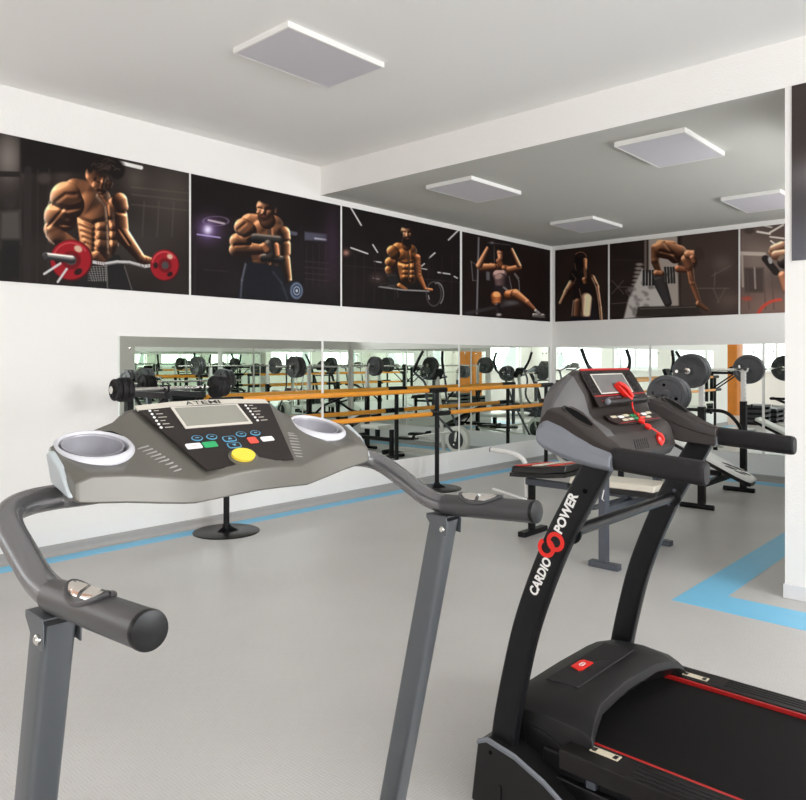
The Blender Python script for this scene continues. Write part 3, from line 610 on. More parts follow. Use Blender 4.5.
def man_row(s):                                    # man rowing a dumbbell, one hand on the bench
    c6 = lambda x, y: (567 + 1.2297 * x, -59.7 + 1.2297 * y)
    def limb(x0, y0, r0, x1, y1, r1, hi=(204, 132, 92), lo=(52, 28, 18), *a, **k): s.limb(*c6(x0, y0), r0 * 1.23, *c6(x1, y1), r1 * 1.23, hi, lo, *a, **k)
    P = lambda pts: [c6(*p) for p in pts]
    s.noise(90, 60, .15, 8); s.poly(P([(200, 90), (480, 60), (480, 520), (195, 520)]), (72, 58, 52), .9, 10)
    s.poly([(618, 100), (790, 80), (800, 560), (618, 560)], (186, 172, 162), .9, 6); s.line(600, 120, 600, 560, 14, (120, 106, 98), .9, 5); s.line(390, 240, 590, 240, 4, (60, 50, 48), .7, 5)
    for k in range(7): s.ell(565 - k * 5, 265 + k * 24, 22, 9, (170, 156, 148), 0, .8, 4)
    for a in ((400, 360, 470, 440), (470, 360, 400, 440), (480, 420, 530, 500), (440, 400, 520, 400), (400, 500, 520, 490)): s.line(*a, 5, (110, 96, 90), .7, 5)
    for a in ((270, 380, 430, 380), (350, 320, 440, 270), (355, 380, 385, 450), (415, 380, 375, 450), (365, 300, 360, 370)): s.line(*c6(*a[:2]), *c6(*a[2:]), 6, (112, 98, 90), .7, 5)
    s.glow(*c6(400, 260), 60, 50, (104, 90, 84), .6); s.glow(*c6(430, 440), 80, 60, (104, 88, 80), .6)
    s.poly([(580, 290), (640, 330), (760, 560), (470, 590), (500, 470)], (196, 188, 182), 1, 6)
    r = np.random.RandomState(5)
    for k in range(26):
        x, y = 500 + r.rand() * 150, 380 + r.rand() * 190; s.ell(x, y, 8 + 14 * r.rand(), 6 + 8 * r.rand(), (106, 98, 94), 60 * r.rand(), .6, 6)
    limb(92, 335, 34, 135, 450, 20, (104, 98, 96), (34, 30, 30), (-.3, -.7, .4)); s.poly(P([(-10, 470), (280, 462), (300, 505), (-20, 520)]), (52, 44, 40), 1, 5); s.line(*c6(0, 480), *c6(270, 470), 5, (120, 108, 100), .7, 5)
    s.begin(); limb(110, 190, 44, 190, 210, 40, (196, 126, 88)); limb(100, 170, 26, 160, 172, 22); limb(170, 190, 26, 215, 225, 30); limb(130, 205, 24, 170, 230, 30, (120, 70, 48)); s.cut([c6(120, 160), c6(150, 200), c6(180, 240)], 9, 16); s.cut([c6(100, 200), c6(160, 215)], 8, 12); limb(78, 185, 24, 74, 240, 20); limb(74, 250, 20, 92, 300, 15); s.body((204, 134, 92), (40, 20, 12), (-.4, -.75, .35), (1, -.5), .5, 1.5)
    limb(185, 285, 18, 225, 290, 14, (180, 110, 76)); s.begin(); limb(225, 240, 26, 240, 270, 24); limb(244, 290, 17, 252, 350, 15); limb(256, 360, 15, 285, 440, 11); limb(285, 455, 14, 325, 482, 9); s.cut([c6(235, 300), c6(258, 350)], 5, 8); s.body((206, 136, 96), (40, 20, 12), (-.5, -.5, .4), (1, 0), .5, 1.4)
    limb(235, 215, 22, 262, 220, 26, (206, 136, 98)); s.ell(*c6(288, 212), 30, 40, (62, 48, 42), -20, 1, 5); s.ell(*c6(268, 262), 12, 26, (44, 30, 26), 20, 1, 4); limb(255, 232, 14, 262, 250, 12, (190, 124, 90))
    for x in (20, 35, 50, 65): s.line(*c6(x - 2, 296), *c6(x - 2, 362), 15, (34, 32, 33), 1, 3); s.line(*c6(x - 6, 298), *c6(x - 6, 360), 3, (120, 116, 114), .7, 3)
    for x in (122, 136, 150, 163): s.line(*c6(x, 280), *c6(x + 4, 352), 14, (40, 38, 38), 1, 3); s.line(*c6(x - 4, 282), *c6(x, 350), 3, (126, 122, 120), .7, 3)
    s.line(*c6(70, 322), *c6(125, 314), 20, (60, 56, 56), 1, 4); limb(80, 306, 15, 104, 308, 14)

def fist_handle(s):                                # fist on a handle in a bright gym
    s.noise(60, 50, .15, 9); s.glow(560, 230, 120, 90, (150, 134, 122), .6); s.glow(620, 470, 200, 80, (150, 118, 104), .6)
    for a in ((570, 105, 630, 115, 10), (630, 110, 695, 72, 9), (632, 130, 700, 138, 8), (636, 150, 655, 165, 8), (600, 76, 640, 84, 6)): s.line(*a, (236, 226, 214), .9, 4)
    s.line(490, 210, 604, 214, 18, (206, 190, 176), .8, 6); s.line(495, 210, 500, 370, 12, (176, 160, 148), .8, 5); s.poly([(505, 280), (600, 280), (600, 400), (510, 400)], (70, 58, 54), .8, 6); s.line(556, 280, 560, 380, 8, (170, 156, 146), .8, 5); s.ell(530, 100, 26, 16, (70, 58, 54), 0, .8, 5)
    for x in (600, 640, 520): s.line(x, 300, x + 10, 480, 8, (90, 76, 70), .6, 6)
    s.ell(520, 430, 24, 12, (180, 70, 56), 0, .7, 5); s.arc(690, 530, 120, 95, 14, (206, 74, 58), .9, -180, -90); s.glow(760, 480, 60, 50, (186, 120, 104), .6)
    s.limb(650, 205, 26, 850, 150, 60, (224, 170, 138), (96, 60, 44), (-.4, -.8, .4)); s.limb(650, 190, 22, 690, 175, 24, (232, 180, 150), (96, 60, 44), (-.4, -.8, .4)); s.limb(660, 220, 24, 700, 215, 24, (226, 172, 140), (90, 56, 42), (-.4, -.8, .4))
    s.line(608, 236, 660, 300, 34, (40, 34, 32), 1, 5); s.line(630, 238, 634, 252, 18, (180, 176, 172), .9, 4); s.limb(700, 250, 34, 900, 300, 50, (60, 50, 46), (24, 20, 18)); s.limb(695, 320, 24, 720, 380, 30, (196, 130, 96), (80, 46, 34)); s.line(800, 100, 900, 330, 60, (120, 100, 90), .7, 20)

def abstract(s):                                   # dark gradient print
    s.glow(.5, 0.0, .9, .35, (66, 58, 54), 1); s.glow(.12, .52, .14, .10, (140, 134, 136), .7); s.glow(.5, 1.05, .9, .45, (122, 124, 134), .9); s.glow(.7, .5, .2, .3, (60, 54, 52), .5)

def poster(label, axis, at, sgn, lo, hi, z0, z1, draw, corners, bg, nu, nv):
    d = at + sgn * 0.006; c = (lo + hi) / 2
    loc = (at, c, z0) if axis == 'y' else (c, at, z0)
    o = thing('wall_poster', label, 'poster', loc)
    u, v = np.meshgrid(np.linspace(0, 1, nu), np.linspace(0, 1, nv)); u, v = u.ravel(), v.ravel()
    if corners:
        h = homography(corners) @ np.stack([u, v, np.ones_like(u)]); s = Sketch(h[0] / h[2], h[1] / h[2], bg, nu, nv)
    else: s = Sketch(u, v, bg, nu, nv)
    draw(s)
    C = np.clip(s.C / 255.0, 0.004, 1); C = np.where(C <= 0.04045, C / 12.92, ((C + 0.055) / 1.055) ** 2.4)
    t = lo + u * (hi - lo); z = z1 - v * (z1 - z0); K = np.full_like(u, d + sgn * 0.0005)
    V = np.stack([K, t, z] if axis == 'y' else [t, K, z], 1) - np.array(loc)
    i = (np.arange(nv - 1)[:, None] * nu + np.arange(nu - 1)[None]).ravel()
    flip = (axis == 'y') == (sgn > 0)
    F = np.stack([i, i + nu, i + nu + 1, i + 1], 1)
    me = bpy.data.meshes.new('print'); me.vertices.add(len(V)); me.vertices.foreach_set('co', V.ravel().astype(np.float32))
    me.loops.add(F.size); me.loops.foreach_set('vertex_index', F.ravel().astype(np.int32)); me.polygons.add(len(F)); me.polygons.foreach_set('loop_start', np.arange(0, F.size, 4, dtype=np.int32))
    me.update(calc_edges=True)
    ca = me.color_attributes.new('ink', 'FLOAT_COLOR', 'POINT'); ca.data.foreach_set('color', np.concatenate([C, np.ones((len(C), 1))], 1).ravel().astype(np.float32))
    me.materials.append(M['ink']); p = bpy.data.objects.new('print', me); COL.objects.link(p); p.parent = o
    a, b = min(at, d), max(at, d); g = G()
    g.box((a, lo, z0), (b, hi, z1)) if axis == 'y' else g.box((lo, a, z0), (hi, b, z1))
    g.mk('backing', M['poster_edge'], o, smooth=False)
    return o
def ink_mat():
    m = bpy.data.materials.new('poster_ink'); m.use_nodes = True; nt = m.node_tree; b = nt.nodes['Principled BSDF']
    a = nt.nodes.new('ShaderNodeVertexColor'); a.layer_name = 'ink'; nt.links.new(a.outputs[0], b.inputs['Base Color'])
    b.inputs['Roughness'].default_value = 0.5; b.inputs['Specular IOR Level'].default_value = 0.12
    return m
M['ink'] = ink_mat()
ZA, ZB = 1.904, 2.892
poster('poster of a shirtless lifter curling a bar with red plates', 'y', XL, 1, 1.73, 3.173, ZA, ZB, man_curl, [(-22, 48), (762, 214), (762, 705), (-22, 646)], (36, 29, 26), 330, 230)
poster('poster of a shirtless lifter with one raised and one lowered dumbbell', 'y', XL, 1, 3.194, 4.838, ZA, ZB, man_dumbbell, [(54, 65), (760, 216), (760, 693), (54, 640)], (27, 19, 20), 280, 210)
poster('poster of a bearded shirtless lifter among short light strips', 'y', XL, 1, 4.865, 6.742, ZA, ZB, man_beard, [(44, 65), (746, 215), (746, 716), (44, 664)], (24, 17, 17), 250, 190)
poster('poster of a seated woman in sportswear at a pull-down machine, beside the room corner', 'y', XL, 1, 6.79, 8.764, ZA, ZB, woman_machine, [(90, 84), (728, 220), (728, 739), (90, 692)], (28, 18, 17), 200, 180)
poster('narrow poster of a rim-lit athlete on plain dark brown', 'x', YB, -1, -5.202, -4.419, ZA, ZB, woman_back, [(61, 181), (375, 144), (375, 595), (61, 607)], (44, 32, 28), 130, 170)
poster('poster of a man rowing a dumbbell with one hand on a bench', 'x', YB, -1, -4.391, -2.791, ZA, ZB, man_row, [(387, 143), (1154, 54), (1154, 563), (387, 594)], (40, 30, 27), 240, 170)
poster('poster of a fist on a handle in a pale gym, cut off by the pillar', 'x', YB, -1, -2.769, -1.25, ZA, ZB, fist_handle, [(487, 91), (1252, 3), (1252, 475), (487, 506)], (96, 80, 74), 220, 160)
poster('dark blurred poster on the white pillar at the right edge', 'x', YP, -1, -1.158, 0.44, 1.945, 2.95, abstract, None, (58, 50, 48), 90, 70)

# ------------------------------------------------------------------ grey treadmill
def grey_treadmill():
    YM, Y1, Y2, YC = 0.69, 0.34, 1.04, 0.675
    t = thing('treadmill', 'grey treadmill with silver handlebars and two round cup holders, nearest the camera', 'treadmill', (-0.6, YM, 0))
    # deck, belt, hood (below the frame of the photograph)
    G().box((-1.16, Y1 - 0.03, 0.05), (0.42, Y2 + 0.03, 0.135)).mk('deck', M['steel_grey'], t, bevel=0.01)
    G().box((-0.92, Y1 + 0.11, 0.135), (0.40, Y2 - 0.11, 0.139)).mk('running_belt', M['belt'], t, smooth=False)
    for a, b in ((Y1 - 0.03, Y1 + 0.09), (Y2 - 0.09, Y2 + 0.03)):
        G().box((-0.92, a, 0.135), (0.42, b, 0.15)).mk('side_rail', M['tm_post'], t, bevel=0.004)
    hood = [(-1.3, 0.05), (-1.3, 0.14), (-1.24, 0.2), (-1.1, 0.225), (-0.98, 0.2), (-0.9, 0.145), (-0.9, 0.05)]
    G().prism(hood, 'y', Y1 + 0.03, Y2 - 0.03).mk('motor_hood', M['tm_console'], t, bevel=0.02, seg=3)
    for x in (-1.22, 0.3):
        for y in (Y1 + 0.04, Y2 - 0.04):
            G().lathe((x, y, 0), (0, 0, 1), [(0.028, 0), (0.028, 0.035), (0.02, 0.05)], 16).mk('foot', M['rubber'], t)
    # leaning uprights with hinge brackets
    for y in (Y1, Y2):
        zt = 1.082
        xc = lambda z: -0.845 - (1.09 - z) * 0.2276
        ring = lambda z: [(xc(z) + u * 0.022, y + v * 0.0185, z) for u, v in rrect(2, 2, 0.35, 3)]
        G().loft([ring(0.13), ring(zt)]).mk('upright', M['tm_post'], t)
        br = G()
        for s in (-1, 1):
            br.prism([(xc(1.05) + 0.006, 1.058), (xc(1.05) + 0.030, 1.056), (xc(1.05) + 0.032, 1.082), (xc(1.05) + 0.028, 1.092), (xc(1.05) - 0.018, 1.092), (xc(1.05) - 0.018, 1.084)], 'y', y + s * 0.0195, y + s * 0.0218)
        br.box((xc(1.05) - 0.018, y - 0.0218, 1.0890), (xc(1.05) + 0.032, y + 0.0218, 1.0918))
        b = br.mk('hinge_bracket', M['tm_post'], t, bevel=0.0015)
        G().lathe((xc(1.05) + 0.022, y - 0.0218, 1.068), (0, -1, 0), [(0.006, 0), (0.006, 0.003), (0.004, 0.005)], 12).mk('bolt', M['chrome'], b)
    # one-piece handlebar
    gz = 1.112
    half = [(-0.84, 0, gz - 0.004), (-0.870, 0, gz), (-0.898, 0.0, gz + 0.008), (-0.945, 0.0, 1.142), (-0.99, 0.002, 1.163), (-1.02, 0.014, 1.176), (-1.038, 0.045, 1.182), (-1.04, 0.09, 1.184), (-1.03, 0.14, 1.185)]
    P = [(x, Y1 + d, z) for x, d, z in half] + [(x, Y2 - d, z) for x, d, z in reversed(half)]
    G().tube(curve(P, 5), 0.0175, 18).mk('handlebar', M['tm_tube'], t)
    for y in (Y1, Y2):
        a, b = Vector((-0.845, y, gz - 0.004)), Vector((-0.634 if y == Y1 else -0.652, y, gz + 0.01))
        g = G().tube([a, a.lerp(b, 0.3), a.lerp(b, 0.7), b], 0.0192, 26).mk('grip', M['tm_grip'], t)
        ax = (b - a).normalized()
        G().lathe(b, ax, [(0.0196, -0.002), (0.0196, 0.002), (0.0186, 0.0045), (0.012, 0.006), (0.0, 0.0064)], 28).mk('end_cap', M['cap'], g)
        # pulse sensor: dark raised rim with two bright contact plates
        c = a.lerp(b, 0.42) + Vector((0, 0, 0.0165))
        rim = []
        for k in range(25):
            q = 2 * math.pi * k / 24
            u, v = 0.044 * math.cos(q), 0.0165 * math.sin(q)
            rim.append(c + ax * u + Vector((0, v, 0.0035 - 0.011 * (v / 0.0165) ** 2 + 0.002 * abs(u) / 0.044)))
        G().tube(rim, 0.0032, 8).mk('sensor_rim', M['tm_grip'], g)
        for s in (-1, 1):
            rings = []
            for k in range(7):
                u = s * (0.004 + 0.034 * k / 6); w = 0.0145 * math.sqrt(max(0.02, 1 - (u / 0.041) ** 2))
                rings.append([c + ax * u + Vector((0, w * v, 0.0068 * (1 - (w * v / 0.0165) ** 2) - 0.0105 * (w * v / 0.0165) ** 2 + 0.0015)) for v in (-1, -0.6, 0, 0.6, 1)] +
                             [c + ax * u + Vector((0, w * v, -0.012)) for v in (1, -1)])
            G().loft(rings).mk('sensor_plate', M['chrome'], g)
    # console shell: rows run under the front lip, over the top and down the back
    def row(dy, bn, lt, mid, ft, bt, bb):          # (x, z) pairs, dy may differ per point
        return [bn, lt, mid, ft, bt, bb]
    Q = [  # columns from the left end to the middle; each point (x, y - YC, z)
        [(-.950, -.272, 1.196), (-.953, -.273, 1.203), (-.975, -.274, 1.232), (-1.008, -.274, 1.252), (-1.018, -.273, 1.247), (-1.005, -.272, 1.210)],
        [(-.944, -.266, 1.188), (-.948, -.266, 1.216), (-.985, -.267, 1.238), (-1.035, -.264, 1.256), (-1.049, -.262, 1.248), (-1.03, -.262, 1.205)],
        [(-.942, -.245, 1.185), (-.948, -.245, 1.222), (-.992, -.245, 1.240), (-1.060, -.235, 1.264), (-1.074, -.233, 1.255), (-1.05, -.233, 1.20)],
        [(-.939, -.20, 1.180), (-.946, -.20, 1.219), (-1.0, -.20, 1.242), (-1.072, -.19, 1.270), (-1.086, -.188, 1.26), (-1.066, -.188, 1.195)],
        [(-.934, -.155, 1.173), (-.941, -.152, 1.211), (-.996, -.160, 1.244), (-1.070, -.158, 1.281), (-1.086, -.157, 1.272), (-1.07, -.157, 1.19)],
        [(-.929, -.118, 1.168), (-.933, -.098, 1.200), (-.990, -.112, 1.243), (-1.066, -.136, 1.297), (-1.084, -.138, 1.292), (-1.075, -.138, 1.19)],
        [(-.926, -.104, 1.167), (-.927, -.085, 1.2012), (-.989, -.100, 1.2440), (-1.0665, -.128, 1.2985), (-1.086, -.13, 1.294), (-1.077, -.13, 1.19)],
        [(-.918, -.05, 1.171), (-.919, -.045, 1.206), (-.988, -.055, 1.2445), (-1.070, -.066, 1.3030), (-1.090, -.066, 1.298), (-1.08, -.066, 1.19)],
        [(-.916, 0, 1.173), (-.917, 0, 1.2075), (-.988, 0, 1.2447), (-1.0715, 0, 1.3046), (-1.092, 0, 1.30), (-1.082, 0, 1.19)],
    ]
    cols = [[(x, YC + d, z) for x, d, z in c] for c in Q] + [[(x, YC - d, z) for x, d, z in c] for c in reversed(Q[:-1])]
    shell = G().loft(cols).mk('console', [M['tm_console'], M['dark']], t, bevel=0.005, seg=3)
    # cup openings are cut out of the shell
    cups = []
    for s in (-1, 1):
        cc = Vector((-1.022, YC + s * 0.209, 1.2535)); nrm = Vector((0.30, s * 0.05, 1)).normalized()
        cups.append((cc, nrm, s))
        cut = G().lathe(cc - nrm * 0.055, nrm, [(0.0485, -0.02), (0.0495, 0.12)], 40).mk('cutter', M['dark'])
        b = shell.modifiers.new('opening', 'BOOLEAN'); b.operation = 'DIFFERENCE'; b.object = cut; b.solver = 'EXACT'
        dg = bpy.context.evaluated_depsgraph_get(); dg.update()
        me = bpy.data.meshes.new_from_object(shell.evaluated_get(dg)); shell.modifiers.clear(); shell.data = me
        bpy.data.objects.remove(cut)
    for cc, nrm, s in cups:
        prof = [(0.0, -0.050), (0.044, -0.050), (0.0452, -0.02), (0.0460, -0.002), (0.0475, 0.0022), (0.0500, 0.003), (0.0545, -0.001), (0.0565, -0.008), (0.0555, -0.012), (0.0485, -0.012), (0.0475, -0.05), (0.0, -0.053)]
        cup = G().lathe(cc, nrm, prof, 48).mk('cup_holder', M['cup'], shell, sharp=80)
        lc = cc - Vector((1, 0, -0.3)).normalized() * 0.0035
        prof = [(0.0, -0.046), (0.034, -0.046), (0.038, -0.042), (0.0400, -0.004), (0.0408, 0.0), (0.0418, 0.0), (0.0418, -0.004), (0.0395, -0.044), (0.0, -0.048)]
        G().lathe(lc, nrm, prof, 48).mk('cup_liner', M['liner'], shell, sharp=80)  # inner bowl, its shade put into the greyer colour
        G().lathe(cc, nrm, [(0.0, -0.020), (0.0452, -0.020), (0.0452, -0.018), (0.0, -0.018)], 40).mk('cup_seat', M['dark'], shell) if False else None
    # light end plates of the wings
    for s, c in ((-1, cols[0]), (1, cols[-1])):
        cen = sum((Vector(p) for p in c), Vector()) / 6
        ring = [cen + (Vector(p) - cen) * 1.03 for p in c]
        G().loft([[p + Vector((0, s * h, 0)) for p in ring] for h in (-0.006, 0.004)]).mk('end_plate', M['tm_console_edge'], shell, bevel=0.003, seg=2)
    # display panel on the sloped middle, in panel coordinates
    O = Vector((-0.925, YC, 1.2)); U_ = Vector((0, 1, 0)); V_ = Vector((-0.14, 0, 0.098)).normalized(); N_ = Vector((0.098, 0, 0.14)).normalized()
    O = O + Vector((0, 0.0, 0)); L0 = 0.0056
    def pl(name, poly, m, lift=L0 + 0.0012, th=0.0012, par=shell): return plate_on(name, poly, O, U_, V_, N_, lift, th, m, par, smooth=False)
    rc = lambda u0, v0, u1, v1, k=0.0: [(u0, v0), (u1, v0), (u1 + k, v1), (u0 + k, v1)]
    panel = [(-.082, .012), (-.03, .016), (0, .017), (.03, .016), (.080, .012), (.122, .160), (.06, .1645), (0, .166), (-.06, .1645), (-.126, .160)]
    pl('display_panel', panel, M['panel_dark'], L0, 0.0012)
    hdr = [(-.126, .1612), (-.06, .1657), (0, .1672), (.06, .1657), (.122, .1612), (.121, .173), (.06, .1785), (0, .18), (-.06, .1785), (-.127, .173)]
    pl('panel_header', hdr, M['header'], L0 - 0.002, 0.0025)
    k0 = O + N_ * (L0 + 0.0009)
    w = 0.0
    for ch, wd in zip('ATEMI', (0.0135, 0.0115, 0.0115, 0.0160, 0.0035)):
        text_on('lettering', ch, k0 + U_ * (-0.0395 + w) + V_ * 0.1682, U_, V_, N_, (wd, 0.0090), M['blackprint'], shell, bold=0.012); w += wd + 0.0024
    pl('screen_bezel', rc(-.071, .1085, .055, .1625), M['lcd_frame'], L0 + 0.0012, 0.0012); pl('screen', rc(-.066, .1135, .050, .1595), M['lcd'], L0 + 0.0024, 0.0005)
    for s, u in ((-1, -.109), (1, .0695)):
        for k in range(6):
            v = 0.157 - k * 0.0083
            c = [(u + 0.0022 * math.cos(a), v + 0.0022 * math.sin(a)) for a in [2 * math.pi * q / 10 for q in range(10)]]
            pl('indicator_light', c, M['white']); pl('print_line', rc(u + .007, v - .0007, u + .015 + 0.003 * (k % 3), v + .0007), M['header'], L0 + 0.0012, 0.0004)
    def oval(u, v, a, b, n=20): return [(u + a * math.cos(2 * math.pi * q / n), v + b * math.sin(2 * math.pi * q / n)) for q in range(n)]
    for u, v in ((-.063, .084), (-.037, .084), (.018, .084), (.046, .084)):
        pl('speed_key', oval(u, v, .0095, .0062), M['bluekey']); pl('key_centre', oval(u, v, .008, .0048), M['panel_dark'], L0 + 0.0024, 0.0004); pl('print_line', rc(u - .003, v - .0008, u + .003, v + .0008), M['bluekey'], L0 + 0.0028, 0.0003)
    for v in (.0755, .0595):
        pl('arrow_key', rrect_at(-.009, v, .024, .0125, .004), M['bluekey']); pl('key_centre', rrect_at(-.009, v, .021, .0098, .003), M['panel_dark'], L0 + 0.0024, 0.0004)
        d = 1 if v > .07 else -1; pl('arrow', [(-.013, v - d * .002), (-.005, v - d * .002), (-.009, v + d * .0028)], M['bluekey'], L0 + 0.0028, 0.0003)
    pl('mode_key', rrect_at(-.077, .067, .026, .0115, .002), M['white']); pl('start_key', rrect_at(-.049, .067, .024, .0125, .002), M['green'])
    pl('stop_key', rrect_at(.031, .067, .017, .0145, .002), M['redkey']); pl('program_key', rrect_at(.060, .067, .024, .0105, .002), M['white'])
    pl('print_line', rc(-.083, .0662, -.071, .0678), M['header'], L0 + 0.0024, 0.0003); pl('print_line', rc(.054, .0662, .066, .0678), M['header'], L0 + 0.0024, 0.0003)
    pl('key_surround', oval(-.008, .030, .026, .0205, 28), M['tm_console'], L0 + 0.001, 0.0012); pl('magnet_key', oval(-.008, .033, .0205, .0145, 28), M['yellow'], L0 + 0.0022, 0.004)
    # speaker slits on both wings beside the panel
    for s in (-1, 1):
        for k in range(9):
            u = -0.0085 + s * (0.1395 - 0.0250 * k / 8); v = .088 - .0585 * k / 8
            c = O + U_ * u + V_ * v + N_ * 0.0
            n = Vector((0.35, s * 0.15, 0.9)).normalized(); d = Vector((0.10, s * 1, -0.06)); d = (d - n * d.dot(n)).normalized(); e = n.cross(d)
            hit = shell_top(shell, c + n * 0.05, -n)
            if hit: G().loft([[hit[0] + d * p + e * q + n * h for p, q in ((-.0095, -.0013), (.0095, -.0013), (.0095, .0013), (-.0095, .0013))] for h in (-0.001, 0.0006)]).mk('speaker_slit', M['slit'], shell, smooth=False)
    return t

def rrect_at(u, v, w, h, r): return [(u + a, v + b) for a, b in rrect(w, h, r, 3)]
def shell_top(o, p, d):
    off = wloc(o); ok, loc, n, i = o.ray_cast(p - off, d)
    return (loc + off, n) if ok else None
grey_treadmill()

# ------------------------------------------------------------------ black treadmill
def black_treadmill():
    Y1, Y2, YM = 1.85, 2.62, 2.235
    t = thing('treadmill', 'black treadmill with a silver-sided console and red edge lines along its belt', 'treadmill', (-0.6, YM, 0))
    # running deck
    G().box((-1.15, YM - 0.36, 0.13), (0.44, YM + 0.36, 0.225)).mk('deck', M['black_steel'], t, bevel=0.008)
    G().box((-1.10, YM - 0.285, 0.2455), (0.42, YM + 0.285, 0.2495)).mk('running_belt', M['belt'], t, smooth=False)
    G().box((-1.10, YM - 0.30, 0.2252), (0.43, YM + 0.30, 0.2453)).mk('belt_bed', M['black_steel'], t, smooth=False)
    for s in (-1, 1):
        a, b = sorted((YM + s * 0.305, YM + s * 0.405))
        r = G().box((-1.07, a, 0.205), (0.44, b, 0.262)).mk('side_rail', M['rail'], t, bevel=0.006)
        a, b = sorted((YM + s * 0.2935, YM + s * 0.3035))
        G().box((-1.055, a, 0.246), (0.44, b, 0.2585)).mk('red_strip', M['red_line'], r, smooth=False)
        for q in range(4):
            y = YM + s * (0.335 + 0.018 * q)
            G().box((-0.86, y - 0.0035, 0.2618), (0.43, y + 0.0035, 0.2632)).mk('tread_line', M['rubber'], r, smooth=False)
        yc = YM + s * 0.338
        st = G().box((-1.0, yc - 0.014, 0.2621), (-0.915, yc + 0.014, 0.2636)).mk('warning_sticker', M['sticker'], r, smooth=False)
        for x in (-0.99, -0.927): G().box((x - 0.006, yc - 0.010, 0.2637), (x + 0.006, yc + 0.010, 0.2641)).mk('pictogram', M['blackprint'], r, smooth=False)
        G().box((-1.10, YM + s * 0.36 - 0.02, 0.115), (0.40, YM + s * 0.36 + 0.02, 0.165)).mk('frame_rail', M['black_gloss'], t, bevel=0.006)
        G().box((-1.0, YM + s * 0.36 - 0.015, 0.166), (-0.97, YM + s * 0.36 + 0.015, 0.204)).mk('rail_bracket', M['steel_grey'], t, bevel=0.003)
    # motor hood, a loft from the near to the far side
    def sec(y, k, dz=0.0, dx=0.0):
        pr = [(-1.33, 0.15), (-1.335, 0.25), (-1.305, 0.318), (-1.24, 0.344), (-1.14, 0.352), (-1.045, 0.343), (-1.008, 0.325), (-1.0, 0.30), (-1.03, 0.268), (-1.05, 0.25), (-1.05, 0.15)]
        return [(x + (dx if x > -1.06 else 0), y, 0.15 + (z - 0.15) * k + dz) for x, z in pr]
    secs = [sec(YM - 0.345, 0.62, 0, 0.015), sec(YM - 0.338, 0.78, 0, 0.008), sec(YM - 0.315, 0.90), sec(YM - 0.275, 0.965, 0, -0.012), sec(YM - 0.20, 1.0, 0, -0.035), sec(YM, 1.02, 0, -0.045)]
    secs += [[(x, 2 * YM - y, z) for x, y, z in s] for s in reversed(secs[:-1])]
    hood = G().loft(secs).mk('motor_hood', M['black_plastic'], t, bevel=0.006, seg=3)
    G().loft([[(x, y, z) for x, y, z in ((-1.235, YM - 0.2, 0.3475 + h), (-1.12, YM - 0.2, 0.3545 + h), (-1.12, YM + 0.2, 0.3545 + h), (-1.235, YM + 0.2, 0.3475 + h))] for h in (-0.012, 0.0015)]).mk('hood_inset', M['rubber'], hood, bevel=0.003)
    bd = [(-0.024, -0.034), (0.010, -0.046), (0.017, -0.034), (0.017, 0.040), (-0.016, 0.040), (-0.024, 0.028)]
    bx, by, bz = -1.19, YM - 0.04, 0.3525
    G().loft([[(bx + u, by + v, bz + h) for u, v in bd] for h in (0, 0.004)]).mk('badge', M['red'], hood, smooth=False)
    for q in (-1, 1):
        ring_on('badge_ring', Vector((bx - 0.002, by + q * 0.0065, bz + 0.0045)), Vector((0, 1, 0)), Vector((-1, 0, 0)), Vector((0, 0, 1)), 0.005, 0.008, M['white'], hood)
    # side end covers with a silver top edge
    for s in (-1, 1):
        y0, y1 = sorted((YM + s * 0.345, YM + s * 0.435))
        pr = [(-1.36, 0.012), (-1.335, 0.205), (-1.30, 0.222), (-1.20, 0.206), (-1.10, 0.168), (-1.0, 0.11), (-0.93, 0.05), (-0.92, 0.012)]
        c = G().prism(pr, 'y', y0, y1).mk('base_cover', M['black_plastic'], t, bevel=0.008)
        e = [(-1.335, 0.2065), (-1.30, 0.2235), (-1.20, 0.2075), (-1.10, 0.1695), (-1.0, 0.1115), (-0.935, 0.056)]
        yo = y0 if s < 0 else y1
        G().loft([[(x, yo + d, z + h) for d, h in ((-0.006 * s, 0.002), (s * 0.001, -0.003), (s * 0.001, -0.012), (-0.012 * s, -0.010))] for x, z in e]).mk('edge_trim', M['silver'], c)
        G().lathe((-1.285, yo, 0.185), (0, s, 0), [(0.006, 0), (0.006, 0.002)], 10).mk('hole', M['dark'], c)
        G().prism([(-1.262, 0.012), (-1.255, 0.10), (-1.245, 0.10), (-1.245, 0.012)], 'y', yo, yo + s * 0.004).mk('rib', M['black_plastic'], c)
        G().prism([(-1.21, 0.165), (-1.22, 0.27), (-1.15, 0.262), (-1.08, 0.235), (-1.045, 0.19), (-1.045, 0.165)], 'y', YM + s * 0.339, YM + s * 0.3505).mk('side_plate', M['black_gloss'], t, bevel=0.002)
    # curved uprights
    path = [(-1.268, 0.20), (-1.252, 0.30), (-1.222, 0.44), (-1.186, 0.58), (-1.136, 0.72), (-1.076, 0.86), (-1.012, 0.98), (-0.967, 1.06), (-0.947, 1.10)]
    cp = curve([(x, 0, z) for x, z in path], 4)
    for y in (Y1, Y2):
        rings = []
        for k, p in enumerate(cp):
            d = (cp[min(k + 1, len(cp) - 1)] - cp[max(k - 1, 0)]).normalized(); n = Vector((d.z, 0, -d.x)); w = 0.040 - 0.002 * k / len(cp)
            rings.append([p + n * w * a + Vector((0, y + 0.02 * b, 0)) for a, b in rrect(2, 2, 0.25, 3)])
        up = G().loft(rings).mk('upright', M['black_steel'], t)
        for z, x in ((1.01, -0.985),):
            for s in (-1, 1): G().lathe((x, y + s * 0.0195, z), (0, s, 0), [(0.007, 0), (0.007, 0.003), (0.004, 0.005)], 12).mk('bolt', M['dark'], up)
